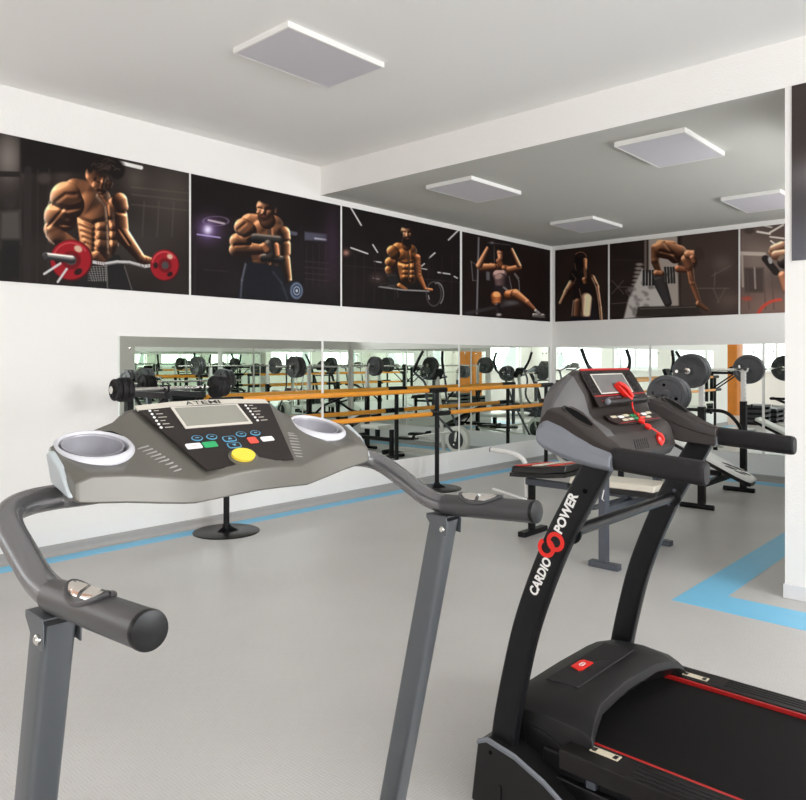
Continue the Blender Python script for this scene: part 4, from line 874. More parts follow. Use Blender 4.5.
        if y == Y1:
            # lettering runs up the outer face
            a, b = Vector((-1.144, 0, 0.662)), Vector((-1.002, 0, 0.974)); U_ = (b - a).normalized(); V_ = Vector((-U_.z, 0, U_.x)); N_ = Vector((0, -1, 0))
            o = Vector((0, y - 0.0207, 0))
            mid = lambda z: Vector((np.interp(z, [q[1] for q in path], [q[0] for q in path]), 0, z)) + o
            def word(w, z, ln, ht):
                text_on('lettering', w, mid(z) + V_ * (-ht * 0.5 + 0.007), U_, V_, N_, (ln, ht), M['white'], up, bold=0.04)
            word('CARDIO', 0.684, 0.126, 0.030); word('POWER', 0.880, 0.130, 0.030)
            for k, (z, dv) in enumerate(((0.824, 0.018), (0.854, -0.001))):
                ring_on('emblem_ring', mid(z) + V_ * dv + N_ * 0.0004 * (k + 1), U_, V_, N_, 0.016, 0.0285, M['red'], up, gap=k == 0)
    G().tube([(-1.052, Y1 + 0.02, 0.878), (-1.052, Y2 - 0.02, 0.878)], 0.0175, 18).mk('cross_bar', M['black_gloss'], t)
    for y, s in ((Y1 + 0.02, 1), (Y2 - 0.02, -1)):
        f = G().lathe((-1.052, y, 0.878), (0, s, 0), [(0.034, 0), (0.034, 0.004), (0.02, 0.006)], 20).mk('flange', M['black_steel'], t)
        for dz in (-0.026, 0.026): G().lathe((-1.052 + dz * 0.4, y + s * 0.004, 0.878 + dz), (0, s, 0), [(0.006, 0), (0.006, 0.004)], 10).mk('bolt', M['steel_grey'], f)
    # arms: silver outer shell, dark top with an oval tray, padded grip
    for s in (-1, 1):
        yo = YM + s * 0.435; yi = YM + s * 0.262; k = 0.004 if s < 0 else 0.0
        st = [(-1.125, 1.135, 1.205), (-1.10, 1.118, 1.238), (-1.05, 1.100, 1.222), (-1.0, 1.088, 1.190), (-0.95, 1.080, 1.160), (-0.895, 1.075, 1.138)]
        sil, top = [], []
        for q, (x, zb, zt) in enumerate(st):
            inn = yi + (YM + s * 0.36 - yi) * (q / 5.0) ** 1.4; zl = zb + (zt - zb) * 0.55
            sil.append([(x, yo - s * 0.006, zb), (x, yo + s * 0.006, zb + 0.012), (x, yo + s * 0.003, zl), (x, yo - s * 0.022, zl + (zt - zl) * 0.7), (x, inn, zl), (x, inn, zb)])
            top.append([(x, yo - s * 0.002, zl - 0.004), (x, yo - s * 0.02, zt - 0.006), (x, yo - s * 0.04, zt), (x, inn + s * 0.005, zt - 0.001), (x, inn - s * 0.002, zt - 0.012), (x, inn - s * 0.002, zl - 0.004)])
        ga = G().loft(sil); ga.I = [1 if j in (3, 4, 5) else 0 for _ in range(5) for j in range(6)] + [0, 0]
        arm = ga.mk('arm', [M['silver'], M['brown_black']], t, bevel=0.006, seg=3)
        arm2 = G().loft(top).mk('arm_cover', M['brown_black'], arm, bevel=0.007, seg=3)
        c = Vector((-1.035, YM + s * 0.352, 1.2105)); d = Vector((1, 0, -0.62)).normalized(); nrm = Vector((0.58, 0, 0.82)).normalized(); e = Vector((0, 1, 0))
        n2 = d.cross(e); n2 = n2 if n2.z > 0 else -n2
        def ov(a, b, h): return [c + d * (a * math.cos(2 * math.pi * q / 28)) + e * (b * math.sin(2 * math.pi * q / 28)) + n2 * h for q in range(28)]
        G().loft([ov(0.058, 0.038, -0.004), ov(0.056, 0.036, 0.003), ov(0.050, 0.030, 0.004), ov(0.048, 0.028, 0.001)]).mk('tray_rim', M['brown_black'], arm)
        G().loft([ov(0.048, 0.028, 0.0), ov(0.048, 0.028, 0.0028)]).mk('tray_hollow_shade', M['dark'], arm)  # flat black oval stands in for the shaded hollow of the tray
        # grip
        yc = YM + s * 0.398; a, b = Vector((-0.90, yc, 1.108)), Vector((-0.655, yc, 1.092))
        rings = []
        for q, kx in ((0, .98), (0.02, 1), (0.5, 1.0), (0.95, 1.0), (0.985, 0.93), (1.0, 0.80)):
            p = a.lerp(b, q); rings.append([p + Vector((0, u, v)) for u, v in rrect(0.05 * kx, 0.062 * kx, 0.02 * kx, 5)])
        G().loft(rings).mk('grip', M['rubber'], t)
    # console head
    H = [  # x, z of the middle profile; from the key tray up the screen and down the back
        (-1.02, 1.045), (-0.985, 1.062), (-0.968, 1.090), (-0.985, 1.150), (-1.000, 1.168), (-1.055, 1.198), (-1.072, 1.215), (-1.090, 1.275), (-1.130, 1.336), (-1.150, 1.343), (-1.215, 1.30), (-1.235, 1.20), (-1.20, 1.10)]
    def hs(dy, kx=1.0, dz=0.0, x0=-1.15):
        lo = 1.045 + 0.085 * min(1, max(0, (abs(dy) - 0.2) / 0.06))
        return [(x0 + (x - x0) * kx, YM + dy, max(lo, z + dz * max(0, (z - 1.12) / 0.22))) for x, z in H]
    body = [hs(-0.335, 0.35, -0.125), hs(-0.295, 0.60, -0.080), hs(-0.252, 0.80, -0.038), hs(-0.210, 0.95, -0.012), hs(-0.178, 1.0), hs(-0.10, 1.03), hs(0, 1.04)]
    body += [[(x, 2 * YM - y, z) for x, y, z in r] for r in reversed(body[:-1])]
    g = G(); n = len(H); g.loft(body)
    mi = []
    for k in range(len(body) - 1):
        for j in range(n):
            edge = k < 3 or k > len(body) - 5
            mi.append(0 if edge and 3 <= j <= 10 else 1)
    mi += [0, 0]; g.I = mi
    head = g.mk('console', [M['head_grey'], M['brown_black']], t, bevel=0.006, seg=3)
    # face of the screen
    O = Vector((-1.1335, YM, 1.3405)); U_ = Vector((0, 1, 0)); V_ = Vector((0.0425, 0, -0.0655)).normalized(); N_ = Vector((0.0655, 0, 0.0425)).normalized()
    def pl(name, poly, m, lift, th, O=O, V=V_, N=N_): return plate_on(name, poly, O, U_, V, N, lift, th, m, head, smooth=False)
    rc = lambda u0, v0, u1, v1: [(u0, v0), (u1, v0), (u1, v1), (u0, v1)]
    pl('fascia', [(-.170, .003), (.170, .003), (.182, .02), (.186, .135), (-.186, .135), (-.182, .02)], M['panel_dark'], 0.004, 0.003)
    pl('top_stripe', [(-.172, -.003), (.172, -.003), (.172, .004), (-.172, .004)], M['red_line'], 0.004, 0.004)
    pl('screen_bezel', rc(-.128, .018, .098, .092), M['lcd_frame'], 0.007, 0.0015); pl('screen', rc(-.122, .022, .092, .088), M['screen'], 0.0085, 0.0006)
    for s in (-1, 1):
        for q in range(5): pl('side_key', rc((-.153 if s < 0 else .140) - .016, .020 + q * .0145, (-.153 if s < 0 else .140) + .016, .029 + q * .0145), M['black_gloss'], 0.007, 0.0015)
    pl('red_stripe', rc(-.180, .0965, .180, .0995), M['red_line'], 0.007, 0.0012)
    pl('red_stripe', rc(-.150, .114, .150, .116), M['red_line'], 0.007, 0.0012)
    for q in range(4): pl('print_line', rc(-.10 + q * .055, .104, -.06 + q * .055, .109), M['steel_grey'], 0.007, 0.001)
    G().tube([O + V_ * 0.124 + N_ * 0.014 + U_ * u for u in (-.13, .14)], 0.011, 14).mk('reading_rest', M['black_plastic'], head)
    G().lathe(O + V_ * 0.124 + N_ * 0.014 + U_ * -.131, (0, -1, 0), [(0.0105, 0), (0.0105, 0.006), (0.006, 0.009)], 14).mk('rest_cap', M['silver'], head)
    # key tray
    O2 = Vector((-1.056, YM, 1.200)); V2 = Vector((0.056, 0, -0.031)).normalized(); N2 = Vector((0.031, 0, 0.056)).normalized()
    pk = lambda name, poly, m, lift, th: pl(name, poly, m, lift, th, O2, V2, N2)
    pk('key_panel', [(-.165, .004), (.165, .004), (.175, .03), (.155, .054), (.08, .062), (-.08, .062), (-.155, .054), (-.175, .03)], M['panel_dark'], 0.003, 0.004)
    for q, m in enumerate(('sticker', 'white', 'sticker', 'green', 'redkey', 'white', 'sticker')): pk('key', rrect_at(-.126 + q * .042, .018 + 0.004 * (q % 2), .034, .011, .003), M[m], 0.007, 0.0015)
    for q, m in enumerate(('sticker', 'sticker', 'green', 'redkey', 'sticker')): pk('key', rrect_at(-.084 + q * .042, .039, .034, .010, .003), M[m], 0.007, 0.0015)
    pk('red_stripe', rc(-.14, .0515, .14, .0535), M['red_line'], 0.007, 0.001)
    for s in (-1, 1):
        for q in range(7):
            y = YM + s * 0.075 - 0.042 + q * 0.014
            hits = [shell_top(head, Vector((-0.85, y, z)), Vector((-1, 0, 0))) for z in (1.100, 1.115, 1.130)]
            if all(hits):
                G().loft([[h[0] + h[1] * k + Vector((0, w, 0)) for k, w in ((-.002, -.002), (.0012, -.002), (.0012, .002), (-.002, .002))] for h in hits]).mk('speaker_slit', M['black_plastic'], head, smooth=False)
    # safety key with its cord, lying over the console
    cl = O + V_ * 0.070 + N_ * 0.010
    k = G().loft([[cl + U_ * (0.0 + a) + V_ * b + N_ * h for a, b in ((-.026, -.006), (-.004, -.012), (.012, .010), (.030, .054), (.012, .062), (-.008, .030))] for h in (0.0, 0.018)]).mk('safety_key_clip', M['red'], t, bevel=0.004)
    G().tube(curve([cl + U_ * -.018 + V_ * -0.002 + N_ * 0.020, cl + U_ * -.002 + V_ * 0.02 + N_ * 0.027, cl + U_ * .018 + V_ * 0.05 + N_ * 0.02], 4), 0.007, 10).mk('clip_spring', M['red'], k)
    S = Vector((-0.972, YM + 0.06, 1.118))
    cord = [cl + U_ * .022 + V_ * .055 + N_ * .012, Vector((-1.045, YM + 0.03, 1.212)), Vector((-1.012, YM - 0.005, 1.196)), Vector((-0.984, YM - 0.03, 1.176)), Vector((-0.961, YM + 0.01, 1.150)), S + Vector((0.014, -0.01, 0.012)), S + Vector((0.018, 0, 0))]
    G().tube(curve(cord, 6), 0.0028, 8).mk('cord', M['red'], k)
    for p in (Vector((-0.990, YM - 0.03, 1.182)), Vector((-0.974, YM - 0.018, 1.164))): G().lathe(p, (1, 0.4, -0.6), [(0.002, -0.011), (0.009, -0.008), (0.009, 0.008), (0.002, 0.011)], 12).mk('cord_stop', M['red'], k)
    G().lathe(S + Vector((-0.004, 0, 0)), (1, 0, 0.15), [(0.021, 0), (0.021, 0.012), (0.015, 0.017), (0.0, 0.018)], 20).mk('key_knob', M['red'], k)
    return t

def ring_on(name, c, U_, V_, N_, r0, r1, m, parent, gap=False):
    n = 36; g = G(); a0, a1 = (50, 360) if gap else (0, 360)
    rings = []
    for q in range(n + 1):
        a = R(a0 + (a1 - a0) * q / n); d = U_ * math.cos(a) + V_ * math.sin(a)
        rings.append([c + d * r0, c + d * r1, c + d * r1 + N_ * 0.0012, c + d * r0 + N_ * 0.0012])
    g.loft(rings, cap=gap); return g.mk(name, m, parent, smooth=False)
black_treadmill()

# ------------------------------------------------------------------ ballet barre on three posts
def barre():
    X, YS = -4.955, (3.33, 5.965, 8.17)
    t = thing('ballet_barre', 'double orange wooden barre on three black posts along the left mirrors', 'barre', (X, 5.8, 0))
    for y in YS:
        b = G().lathe((X, y, 0), (0, 0, 1), [(0.262, 0), (0.262, 0.006), (0.25, 0.011), (0.06, 0.016), (0.0, 0.016)], 48).mk('base_plate', M['black_gloss'], t)
        G().lathe((X, y, 0.014), (0, 0, 1), [(0.05, 0), (0.05, 0.008), (0.032, 0.012), (0.032, 0.05), (0.0, 0.05)], 20).mk('socket', M['black_steel'], b)
        for q in range(3):
            a = R(40 + 120 * q); G().prism([(0.03, 0.018), (0.10, 0.018), (0.03, 0.055)], 'y', -0.004, 0.004)
            d = Vector((math.cos(a), math.sin(a), 0)); n = Vector((-d.y, d.x, 0)) * 0.004; o = Vector((X, y, 0))
            G().loft([[o + d * u + n * s + Vector((0, 0, v)) for u, v in ((0.03, 0.016), (0.10, 0.016), (0.03, 0.05))] for s in (-1, 1)]).mk('gusset', M['black_steel'], b, smooth=False)
        p = G().lathe((X, y, 0.02), (0, 0, 1), [(0.024, 0), (0.024, 1.03), (0.0, 1.03)], 20).mk('post', M['black_steel'], t)
        for z, dx in ((1.052, 0.0), (0.808, 0.045)):
            G().tube([(X + dx, y - 0.15, z), (X + dx, y + 0.15, z)], 0.0275, 18).mk('bar_sleeve', M['black_steel'], p)
    for z, dx in ((1.052, 0.0), (0.808, 0.045)):
        for a, b in ((3.18, YS[1]), (YS[1], YS[2] + 0.15)):
            G().tube([(X + dx, a + 0.002, z), (X + dx, b - 0.002, z)], 0.0232, 18).mk('wooden_bar', M['wood'], t)
barre()

# ------------------------------------------------------------------ barbells
def disc(c, ax, r, w, hole=0.016, holes=0, face=None):
    """iron plate centred at c: raised rim, dished face, hub"""
    pr = [(hole, -w * .5), (r * .24, -w * .5), (r * .28, -w * .32), (r * .74, -w * .30), (r * .80, -w * .5), (r * .97, -w * .5), (r, -w * .36), (r, w * .36), (r * .97, w * .5), (r * .80, w * .5), (r * .74, w * .30), (r * .28, w * .32), (r * .24, w * .5), (hole, w * .5)]
    g = G().lathe(c, ax, pr, 40); a = Vector(ax).normalized(); u = a.orthogonal().normalized(); v = a.cross(u)
    for k in range(3):
        q = 2 * math.pi * k / 3 + 0.5; d = u * math.cos(q) + v * math.sin(q); e = a.cross(d)
        for s in (-1, 1):
            g.loft([[Vector(c) + d * (r * x) + e * (r * .07 * y) + a * (s * w * h) for x, y in ((.25, -1), (.78, -.8), (.78, .8), (.25, 1))] for h in (.28, .46)])
    for k in range(holes):
        q = 2 * math.pi * k / holes + 1.1; d = u * math.cos(q) + v * math.sin(q)
        for s in (-1, 1): g.lathe(Vector(c) + d * r * .52 + a * (s * w * .28), a * s, [(0.012, 0), (0.012, 0.004), (0, 0.004)], 12, 1)
    return g
def barbell(label, x, z, y0, y1, plates, mp, bar_r=0.0135, holes=0, sleeve=0.02, mbar='chrome'):
    t = thing('barbell', label, 'barbell', (x, (y0 + y1) / 2, z))
    G().tube([(x, y0, z), (x, y1, z)], bar_r, 14).mk('bar', M[mbar], t)
    for y, r, w in plates:
        disc((x, y, z), (0, 1, 0), r, w, bar_r, holes).mk('weight_plate', [mp, M['dark']], t)
    ys = [p[0] for p in plates]; lo = min(ys); hi = max(ys)
    gap = 0.05 if plates[0][1] > .1 else 0.024
    for e, s in ((lo - gap, -1), (hi + gap, 1)):
        c = G().lathe((x, e, z), (0, s, 0), [(bar_r, -0.012), (bar_r + 0.014, -0.012), (bar_r + 0.014, 0.012), (bar_r, 0.014)], 16).mk('collar', M[mbar], t)
        G().tube([(x, e, z), (x, e, z + bar_r + 0.03)], 0.004, 8).mk('collar_screw', M['black_steel'], c)
    return t

# bench press station with red and cream upholstery in the middle of the alcove
def foot_beam(g, x0, x1, y, w=0.02, h=0.04): g.box((x0, y - w, 0.0), (x1, y + w, h))
def bench_station():
    X, YA, YB2, YM = -2.25, 4.435, 5.285, 4.86
    t = thing('weight_bench', 'weight bench with red-black and cream pads on grey legs, behind the black treadmill', 'weight bench', (-2.7, YM, 0))
    for y in (YA, YB2):
        p = G().box((X - 0.027, y - 0.027, 0.04), (X + 0.027, y + 0.027, 0.92)).mk('upright', M['steel_grey'], t, bevel=0.004)
        g = G(); foot_beam(g, X - 0.10, X + 0.11, y, 0.03); g.mk('foot', M['steel_grey'], p, bevel=0.004)
        G().box((X - 0.02, y - 0.02, 0.92), (X + 0.02, y + 0.02, 1.075)).mk('rest_tube', M['white_metal'], p, bevel=0.003)
        G().tube(fillet([(X - 0.035, y, 1.14), (X - 0.035, y, 1.082), (X + 0.04, y, 1.082), (X + 0.04, y, 1.12)], 0.015), 0.008, 8).mk('hook', M['black_steel'], p)
    G().box((X - 0.02, YA + 0.027, 0.36), (X + 0.02, YB2 - 0.027, 0.40)).mk('cross_member', M['steel_grey'], t, bevel=0.003)
    G().tube([(X - 0.02, YA + 0.03, 0.40), (-2.62, YM - 0.03, 0.27)], 0.014, 10).mk('brace', M['steel_grey'], t)
    G().tube([(X - 0.02, YB2 - 0.03, 0.40), (-2.62, YM + 0.03, 0.27)], 0.014, 10).mk('brace', M['steel_grey'], t)
    G().box((-3.12, YM - 0.025, 0.40), (X - 0.02, YM + 0.025, 0.45)).mk('main_rail', M['steel_grey'], t, bevel=0.004)
    G().box((-2.66, YM - 0.02, 0.24), (-2.58, YM + 0.02, 0.41)).mk('rail_post', M['steel_grey'], t, bevel=0.004)
    p = G().box((-3.13, YM + 0.03, 0.04), (-3.085, YM + 0.075, 0.53)).mk('front_leg', M['black_steel'], t, bevel=0.004)
    G().box((-3.14, YM - 0.10, 0.0), (-3.075, YM + 0.24, 0.042)).mk('foot', M['black_steel'], p, bevel=0.006)
    # upholstery
    def pad(name, pts, y0, y1, th, m, **k):        # curved pad: list of (x, z) along its length
        rings = [[(x, y, z + h) for y, h in ((y0, 0), (y0 + .02, th), (y1 - .02, th), (y1, 0))] for x, z in pts]
        return G().loft(rings).mk(name, m, t, bevel=0.012, seg=3, **k)
    seat = pad('seat', [(-3.16, 0.505), (-3.02, 0.512), (-2.88, 0.522), (-2.74, 0.545), (-2.69, 0.55)], YM - 0.17, YM + 0.17, 0.05, M['vinyl_black'])
    for x0, x1, m in ((-3.145, -3.0, 'vinyl_red'), (-2.99, -2.93, 'vinyl_cream'), (-2.86, -2.77, 'vinyl_red')):
        z = lambda x: 0.5 + 0.056 + (x + 3.16) * 0.095
        G().loft([[(x0, YM - 0.13, z(x0) + h), (x0 + 0.07, YM - 0.13, z(x0 + .07) + h), (x1 + 0.07, YM + 0.13, z(x1 + .07) + h), (x1, YM + 0.13, z(x1) + h)] for h in (-0.004, 0.004)]).mk('stripe', M[m], seat, smooth=False)
    G().loft([[(x, y, z + h) for y, h in ((YM - .165, 0), (YM + .165, 0), (YM + .165, -.03), (YM - .165, -.03))] for x, z in ((-3.17, .505), (-2.88, .52), (-2.69, .545))]).mk('seat_board', M['vinyl_black'], seat, smooth=False)
    back = pad('back_pad', [(-2.67, 0.475), (-2.4, 0.478), (-2.1, 0.482), (-2.03, 0.48)], YM - 0.15, YM + 0.15, 0.045, M['vinyl_cream'])
    G().loft([[(x, y, z + h) for y, h in ((YM - .155, 0), (YM + .155, 0), (YM + .155, -.035), (YM - .155, -.035))] for x, z in ((-2.68, .475), (-2.02, .48))]).mk('back_board', M['vinyl_black'], back, bevel=0.006)
    # leg developer of white tube
    a = G().tube(fillet([(-3.50, YM + .05, 0.635), (-3.27, YM + .05, 0.625), (-3.165, YM + .05, 0.575), (-3.155, YM + .05, 0.47), (-3.15, YM + .05, 0.22)], 0.07), 0.019, 14).mk('leg_developer', M['white_metal'], t)
    G().lathe((-3.50, YM + .05, 0.635), (-1, 0, 0.05), [(0.0195, -0.004), (0.0195, 0.004), (0.010, 0.006)], 14).mk('end_plug', M['black_plastic'], a)
    G().tube([(-3.43, YM - .02, 0.33), (-3.15, YM + .03, 0.272)], 0.011, 10).mk('roller_rod', M['white_metal'], a)
    G().lathe((-3.145, YM + .03, 0.272), (0, -1, 0), [(0.018, 0), (0.018, 0.012), (0.008, 0.018)], 12).mk('pivot_bolt', M['chrome'], a)
    G().tube([(-2.235, YA - .03, .52), (-2.225, YA - .075, .47), (-2.235, YA - .03, .45)], 0.004, 6).mk('spring_clip', M['white_metal'], t)
bench_station()
barbell('barbell with grey plates on the bench behind the black treadmill console', -2.25, 1.105, 4.00, 5.78,
        [(4.15, .155, .04), (4.21, .155, .04), (4.26, .14, .04), (5.46, .155, .04), (5.525, .15, .04), (5.58, .14, .04)], M['plate_grey'], holes=3)

# incline station by the back wall
def incline_station():
    X, YA, YB2, YM = -2.47, 6.79, 7.965, 7.38
    t = thing('weight_bench', 'incline bench with a white black-patterned pad and tall telescopic posts by the back mirrors', 'weight bench', (-2.6, YM, 0))
    for y in (YA, YB2):
        p = G().box((X - 0.03, y - 0.03, 0.045), (X + 0.03, y + 0.03, 0.945)).mk('upright', M['black_steel'], t, bevel=0.004)
        G().tube([(-2.67, y, 0.024), (-2.36, y, 0.024)], 0.024, 14).mk('foot', M['black_steel'], p)
        q = G().box((X - 0.022, y - 0.022, 0.945), (X + 0.022, y + 0.022, 1.245)).mk('telescopic_tube', M['white_metal'], t, bevel=0.003)
        for k in range(6): G().lathe((X + 0.022, y, 0.98 + k * .045), (1, 0, 0), [(0.005, 0), (0.005, 0.001)], 8).mk('hole', M['dark'], q)
        G().tube(fillet([(X - 0.045, y, 1.32), (X - 0.03, y, 1.254), (X + 0.035, y, 1.254), (X + 0.045, y, 1.29)], 0.015), 0.009, 8).mk('hook', M['white_metal'], q)
        k = G().tube([(X + 0.03, y, 0.90), (X + 0.07, y, 0.90)], 0.006, 8).mk('lock_pin', M['black_steel'], p)
        G().lathe((X + 0.07, y, 0.90), (1, 0, 0), [(0.008, 0), (0.02, 0.006), (0.02, 0.018), (0.012, 0.024)], 10).mk('knob', M['black_plastic'], k)
        G().box((X - 0.038, y - 0.038, 0.50), (X + 0.038, y + 0.038, 0.58)).mk('bracket', M['black_steel'], p, bevel=0.004)
    G().box((X - 0.025, YA + 0.03, 0.20), (X + 0.025, YB2 - 0.03, 0.25)).mk('cross_member', M['black_steel'], t, bevel=0.004)
    G().box((-3.55, YM - 0.025, 0.235), (X - 0.025, YM + 0.025, 0.285)).mk('main_rail', M['black_steel'], t, bevel=0.004)
    p = G().box((-3.57, YM - 0.025, 0.04), (-3.52, YM + 0.025, 0.40)).mk('front_leg', M['black_steel'], t, bevel=0.004)
    G().tube([(-3.545, YM - 0.25, 0.024), (-3.545, YM + 0.25, 0.024)], 0.024, 14).mk('foot', M['black_steel'], p)
    # long sloping pad, white with a black pattern near the low end
    def along(u): return Vector((-3.02 + 0.82 * u, YM, 0.575 - 0.385 * u))
    d = (along(1) - along(0)).normalized(); n = Vector((-d.z, 0, d.x)); n = n if n.z > 0 else -n
    rings = []
    for u, w in ((0, .11), (.03, .135), (.5, .14), (.85, .135), (.95, .11), (1.0, .075)):
        c = along(u); rings.append([c + Vector((0, s * w, 0)) + n * h for s, h in ((-1, .012), (-.86, .048), (.86, .048), (1, .012))])
    pad = G().loft(rings).mk('sloping_pad', M['vinyl_white'], t, bevel=0.012, seg=3)
    rings = []
    for u, w in ((0.0, .115), (.85, .138), (.95, .113), (1.0, .078)):
        c = along(u); rings.append([c + Vector((0, s * w, 0)) + n * h for s, h in ((-1, .013), (1, .013), (.8, -.03), (-.8, -.03))])
    G().loft(rings).mk('pad_board', M['vinyl_black'], pad, bevel=0.008)
    for u0, v0, u1, v1, w in ((.70, -.8, .80, -.1, .06), (.72, .1, .86, .75, .06), (.80, -.7, .90, -.15, .05), (.64, -.3, .76, .35, .05), (.84, -.05, .93, .45, .05)):
        a = along(u0) + Vector((0, v0 * .12, 0)) + n * .0475; b = along(u1) + Vector((0, v1 * .12, 0)) + n * .0475; e = (b - a).cross(n).normalized() * w * .5
        G().loft([[a + e * .4 + n * h, (a + b) / 2 + e + n * h, b + e * .3 + n * h, b - e * .3 + n * h, (a + b) / 2 - e + n * h, a - e * .4 + n * h] for h in (0, .002)]).mk('pattern_mark', M['vinyl_black'], pad, smooth=False)
    G().box((-3.42, YM - 0.14, 0.40), (-3.06, YM + 0.14, 0.455)).mk('seat', M['vinyl_white'], t, bevel=0.015, seg=3)
    G().box((-3.30, YM - 0.02, 0.285), (-3.24, YM + 0.02, 0.40)).mk('seat_post', M['black_steel'], t)
    G().tube([(-2.75, YM, 0.41), (-2.62, YM, 0.26)], 0.015, 10).mk('strut', M['black_steel'], t)
    # bent black dip handle joined to the far post
    h = G().tube(fillet([(-2.83, 7.42, 0.872), (-2.46, 7.42, 0.872), (-2.36, 7.44, 0.76), (-2.38, 7.70, 0.60), (X, YB2 - 0.03, 0.54)], 0.09, 8), 0.0175, 12).mk('bent_handle', M['black_steel'], t)
    G().tube(fillet([(-2.83, 7.42, 0.872), (-2.86, 7.2, 0.872), (-2.6, 6.95, 0.72), (X, YA + 0.03, 0.54)], 0.08, 8), 0.0175, 12).mk('bent_handle', M['black_steel'], t)
incline_station()
barbell('barbell raised on the tall posts in front of the back mirrors', -2.47, 1.277, 6.20, 8.72,
        [(6.50, .152, .035), (6.545, .155, .04), (6.595, .15, .04), (8.12, .155, .04), (8.17, .15, .035)], M['plate'])

# barbell on the wall rack at the left mirrors
def wall_rack():
    t = thing('barbell_rack', 'black two-armed wall rack holding the small barbell in front of the left mirror', 'rack', (XL + 0.006, 2.75, 0.6))
    for y in (2.66, 2.95):
        p = G().box((XL + 0.006, y - 0.025, 0.55), (XL + 0.036, y + 0.025, 1.18)).mk('wall_rail', M['black_steel'], t, bevel=0.004)
        G().tube([(XL + 0.03, y, 1.12), (-4.68, y, 1.12)], 1, flat=(0.022, 0.018)).mk('arm', M['black_steel'], p, smooth=False)
        G().tube([(XL + 0.03, y, 0.75), (-4.74, y, 1.10)], 0.014, 10).mk('strut', M['black_steel'], p)
        G().tube(fillet([(-4.75, y, 1.22), (-4.74, y, 1.15), (-4.67, y, 1.15), (-4.665, y, 1.2)], 0.014), 0.008, 8).mk('hook', M['black_steel'], p)
wall_rack()
barbell('small barbell with short stacks of black plates on the wall rack at the left', -4.707, 1.174, 2.262, 3.20,
        [(2.295, .074, .034), (2.332, .082, .036), (2.371, .084, .036), (3.062, .084, .036), (3.10, .08, .034), (3.137, .074, .034)], M['rubber'], bar_r=0.0125)

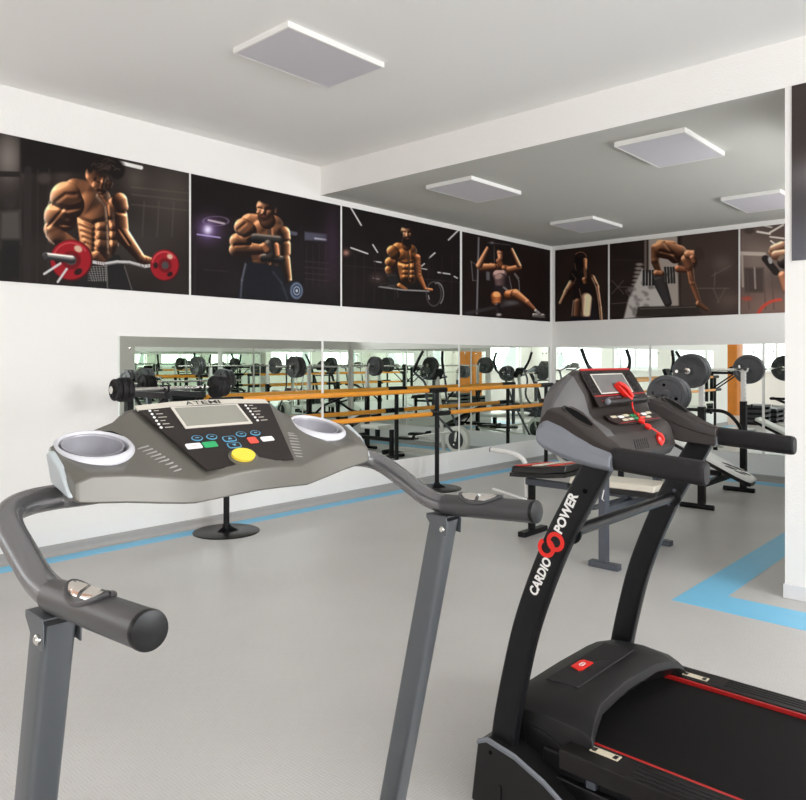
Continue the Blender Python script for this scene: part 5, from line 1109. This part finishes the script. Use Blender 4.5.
# elliptical trainer in the room corner behind the black treadmill
def elliptical():
    YM = 7.80
    t = thing('elliptical_trainer', 'elliptical trainer with tall curved handles in the room corner behind the black treadmill', 'exercise machine', (-4.1, YM, 0))
    G().tube([(-4.62, YM, 0.09), (-3.15, YM, 0.07)], 1, flat=(0.03, 0.035)).mk('base_rail', M['white_metal'], t, bevel=0.006)
    for x in (-4.60, -3.17): G().tube([(x, YM - 0.2, 0.035), (x, YM + 0.2, 0.035)], 0.034, 14).mk('floor_bar', M['black_steel'], t)
    w = G().lathe((-4.40, YM - 0.055, 0.29), (0, 1, 0), [(0.02, 0), (0.10, 0), (0.165, 0.008), (0.185, 0.02), (0.185, 0.09), (0.165, 0.102), (0.10, 0.11), (0.02, 0.11)], 40).mk('flywheel_housing', M['lamp_frame'], t)
    for s in (-1, 1):
        y = YM + s * 0.056
        G().lathe((-4.40, y, 0.29), (0, s, 0), [(0.125, 0), (0.125, 0.004), (0.115, 0.006), (0.0, 0.006)], 36).mk('flywheel_cover', M['step_dark'], w)
        c = G().loft([[(-4.40 + u, y + s * h, 0.29 + v) for u, v in ((-.02, -.02), (.02, -.02), (.02 + s * .02, .13), (-.02 + s * .02, .13))] for h in (.008, .022)]).mk('crank', M['chrome'], w, bevel=0.004)
        yy = YM + s * 0.14; zc = 0.29 + (0.12 if s < 0 else -0.10)
        G().tube([(-4.40, yy, zc), (-3.35, yy, 0.24 + 0.02 * s)], 0.018, 12).mk('pedal_arm', M['white_metal'], t)
        G().prism([(-3.75, 0.27 + .02 * s), (-3.40, 0.255 + .02 * s), (-3.40, 0.285 + .02 * s), (-3.44, 0.30 + .02 * s), (-3.72, 0.305 + .02 * s), (-3.75, 0.34 + .02 * s)], 'y', yy - 0.065, yy + 0.065).mk('pedal', M['black_plastic'], t, bevel=0.008)
        k = -0.16 if s < 0 else 0.06
        P = [(-4.40 + k * .4, YM + s * .20, zc), (-4.05, YM + s * .21, 0.75), (-3.98 + k * .3, YM + s * .26, 1.05), (-3.86 + k * .3, YM + s * .36, 1.22), (-3.86 + k * .8, YM + s * .37, 1.36), (-3.90 + k, YM + s * .34, 1.50)]
        hd = G().tube(curve(P, 6), 0.016, 12).mk('handle', M['steel_grey'], t)
        G().tube(curve(P[3:], 6), 0.020, 12).mk('handle_grip', M['rubber'], hd)
    m = G().tube([(-4.15, YM, 0.08), (-4.03, YM, 1.14)], 0.026, 14).mk('mast', M['white_metal'], t)
    G().loft([[(-4.03 + u, YM + v, 1.10 + z) for u, z in ((0.0, 0), (0.05, .02), (-.02, .16), (-.06, .14))] for v in (-.09, .09)]).mk('display', M['black_plastic'], t, bevel=0.01)
    G().tube(fillet([(-4.02, YM - .22, 1.14), (-3.93, YM - .20, 1.12), (-4.02, YM, 1.10), (-3.93, YM + .20, 1.12), (-4.02, YM + .22, 1.14)], 0.05), 0.014, 10).mk('fixed_handle', M['steel_grey'], t)
elliptical()

# ------------------------------------------------------------------ things seen only in the mirrors
g = G().prism(rrect(0.62, 0.46, 0.03), 'z', 0, ZC); 
o = mk('orange_column', [(x - 6.30, y - 1.42, z) for x, y, z in g.V], g.F, M['orange_wood'], loc=(-6.30, -1.42, 0))
struct(o)
for i, (x, y, n) in enumerate(((-4.85, 1.05, 4), (-4.78, 0.25, 3))):
    for k in range(n):
        z0 = k * 0.105
        t = thing('step_platform', 'dark step platform, %s in the %s stack by the left wall' % (('lowest', 'second from the floor', 'third from the floor', 'topmost')[k] if n == 4 else ('bottom one', 'middle one', 'top one')[k], ('taller', 'lower')[i]), 'step platform', (x, y, z0), 'step platforms stacked by the left wall')
        G().box((x - 0.17, y - 0.33, z0 + 0.055), (x + 0.17, y + 0.33, z0 + 0.1045)).mk('tread', M['step_dark'], t, bevel=0.01)
        for s in (-1, 1): G().box((x - 0.165, y + s * 0.24 - 0.06, z0), (x + 0.165, y + s * 0.24 + 0.06, z0 + 0.0545)).mk('leg', M['rubber'], t, bevel=0.006)
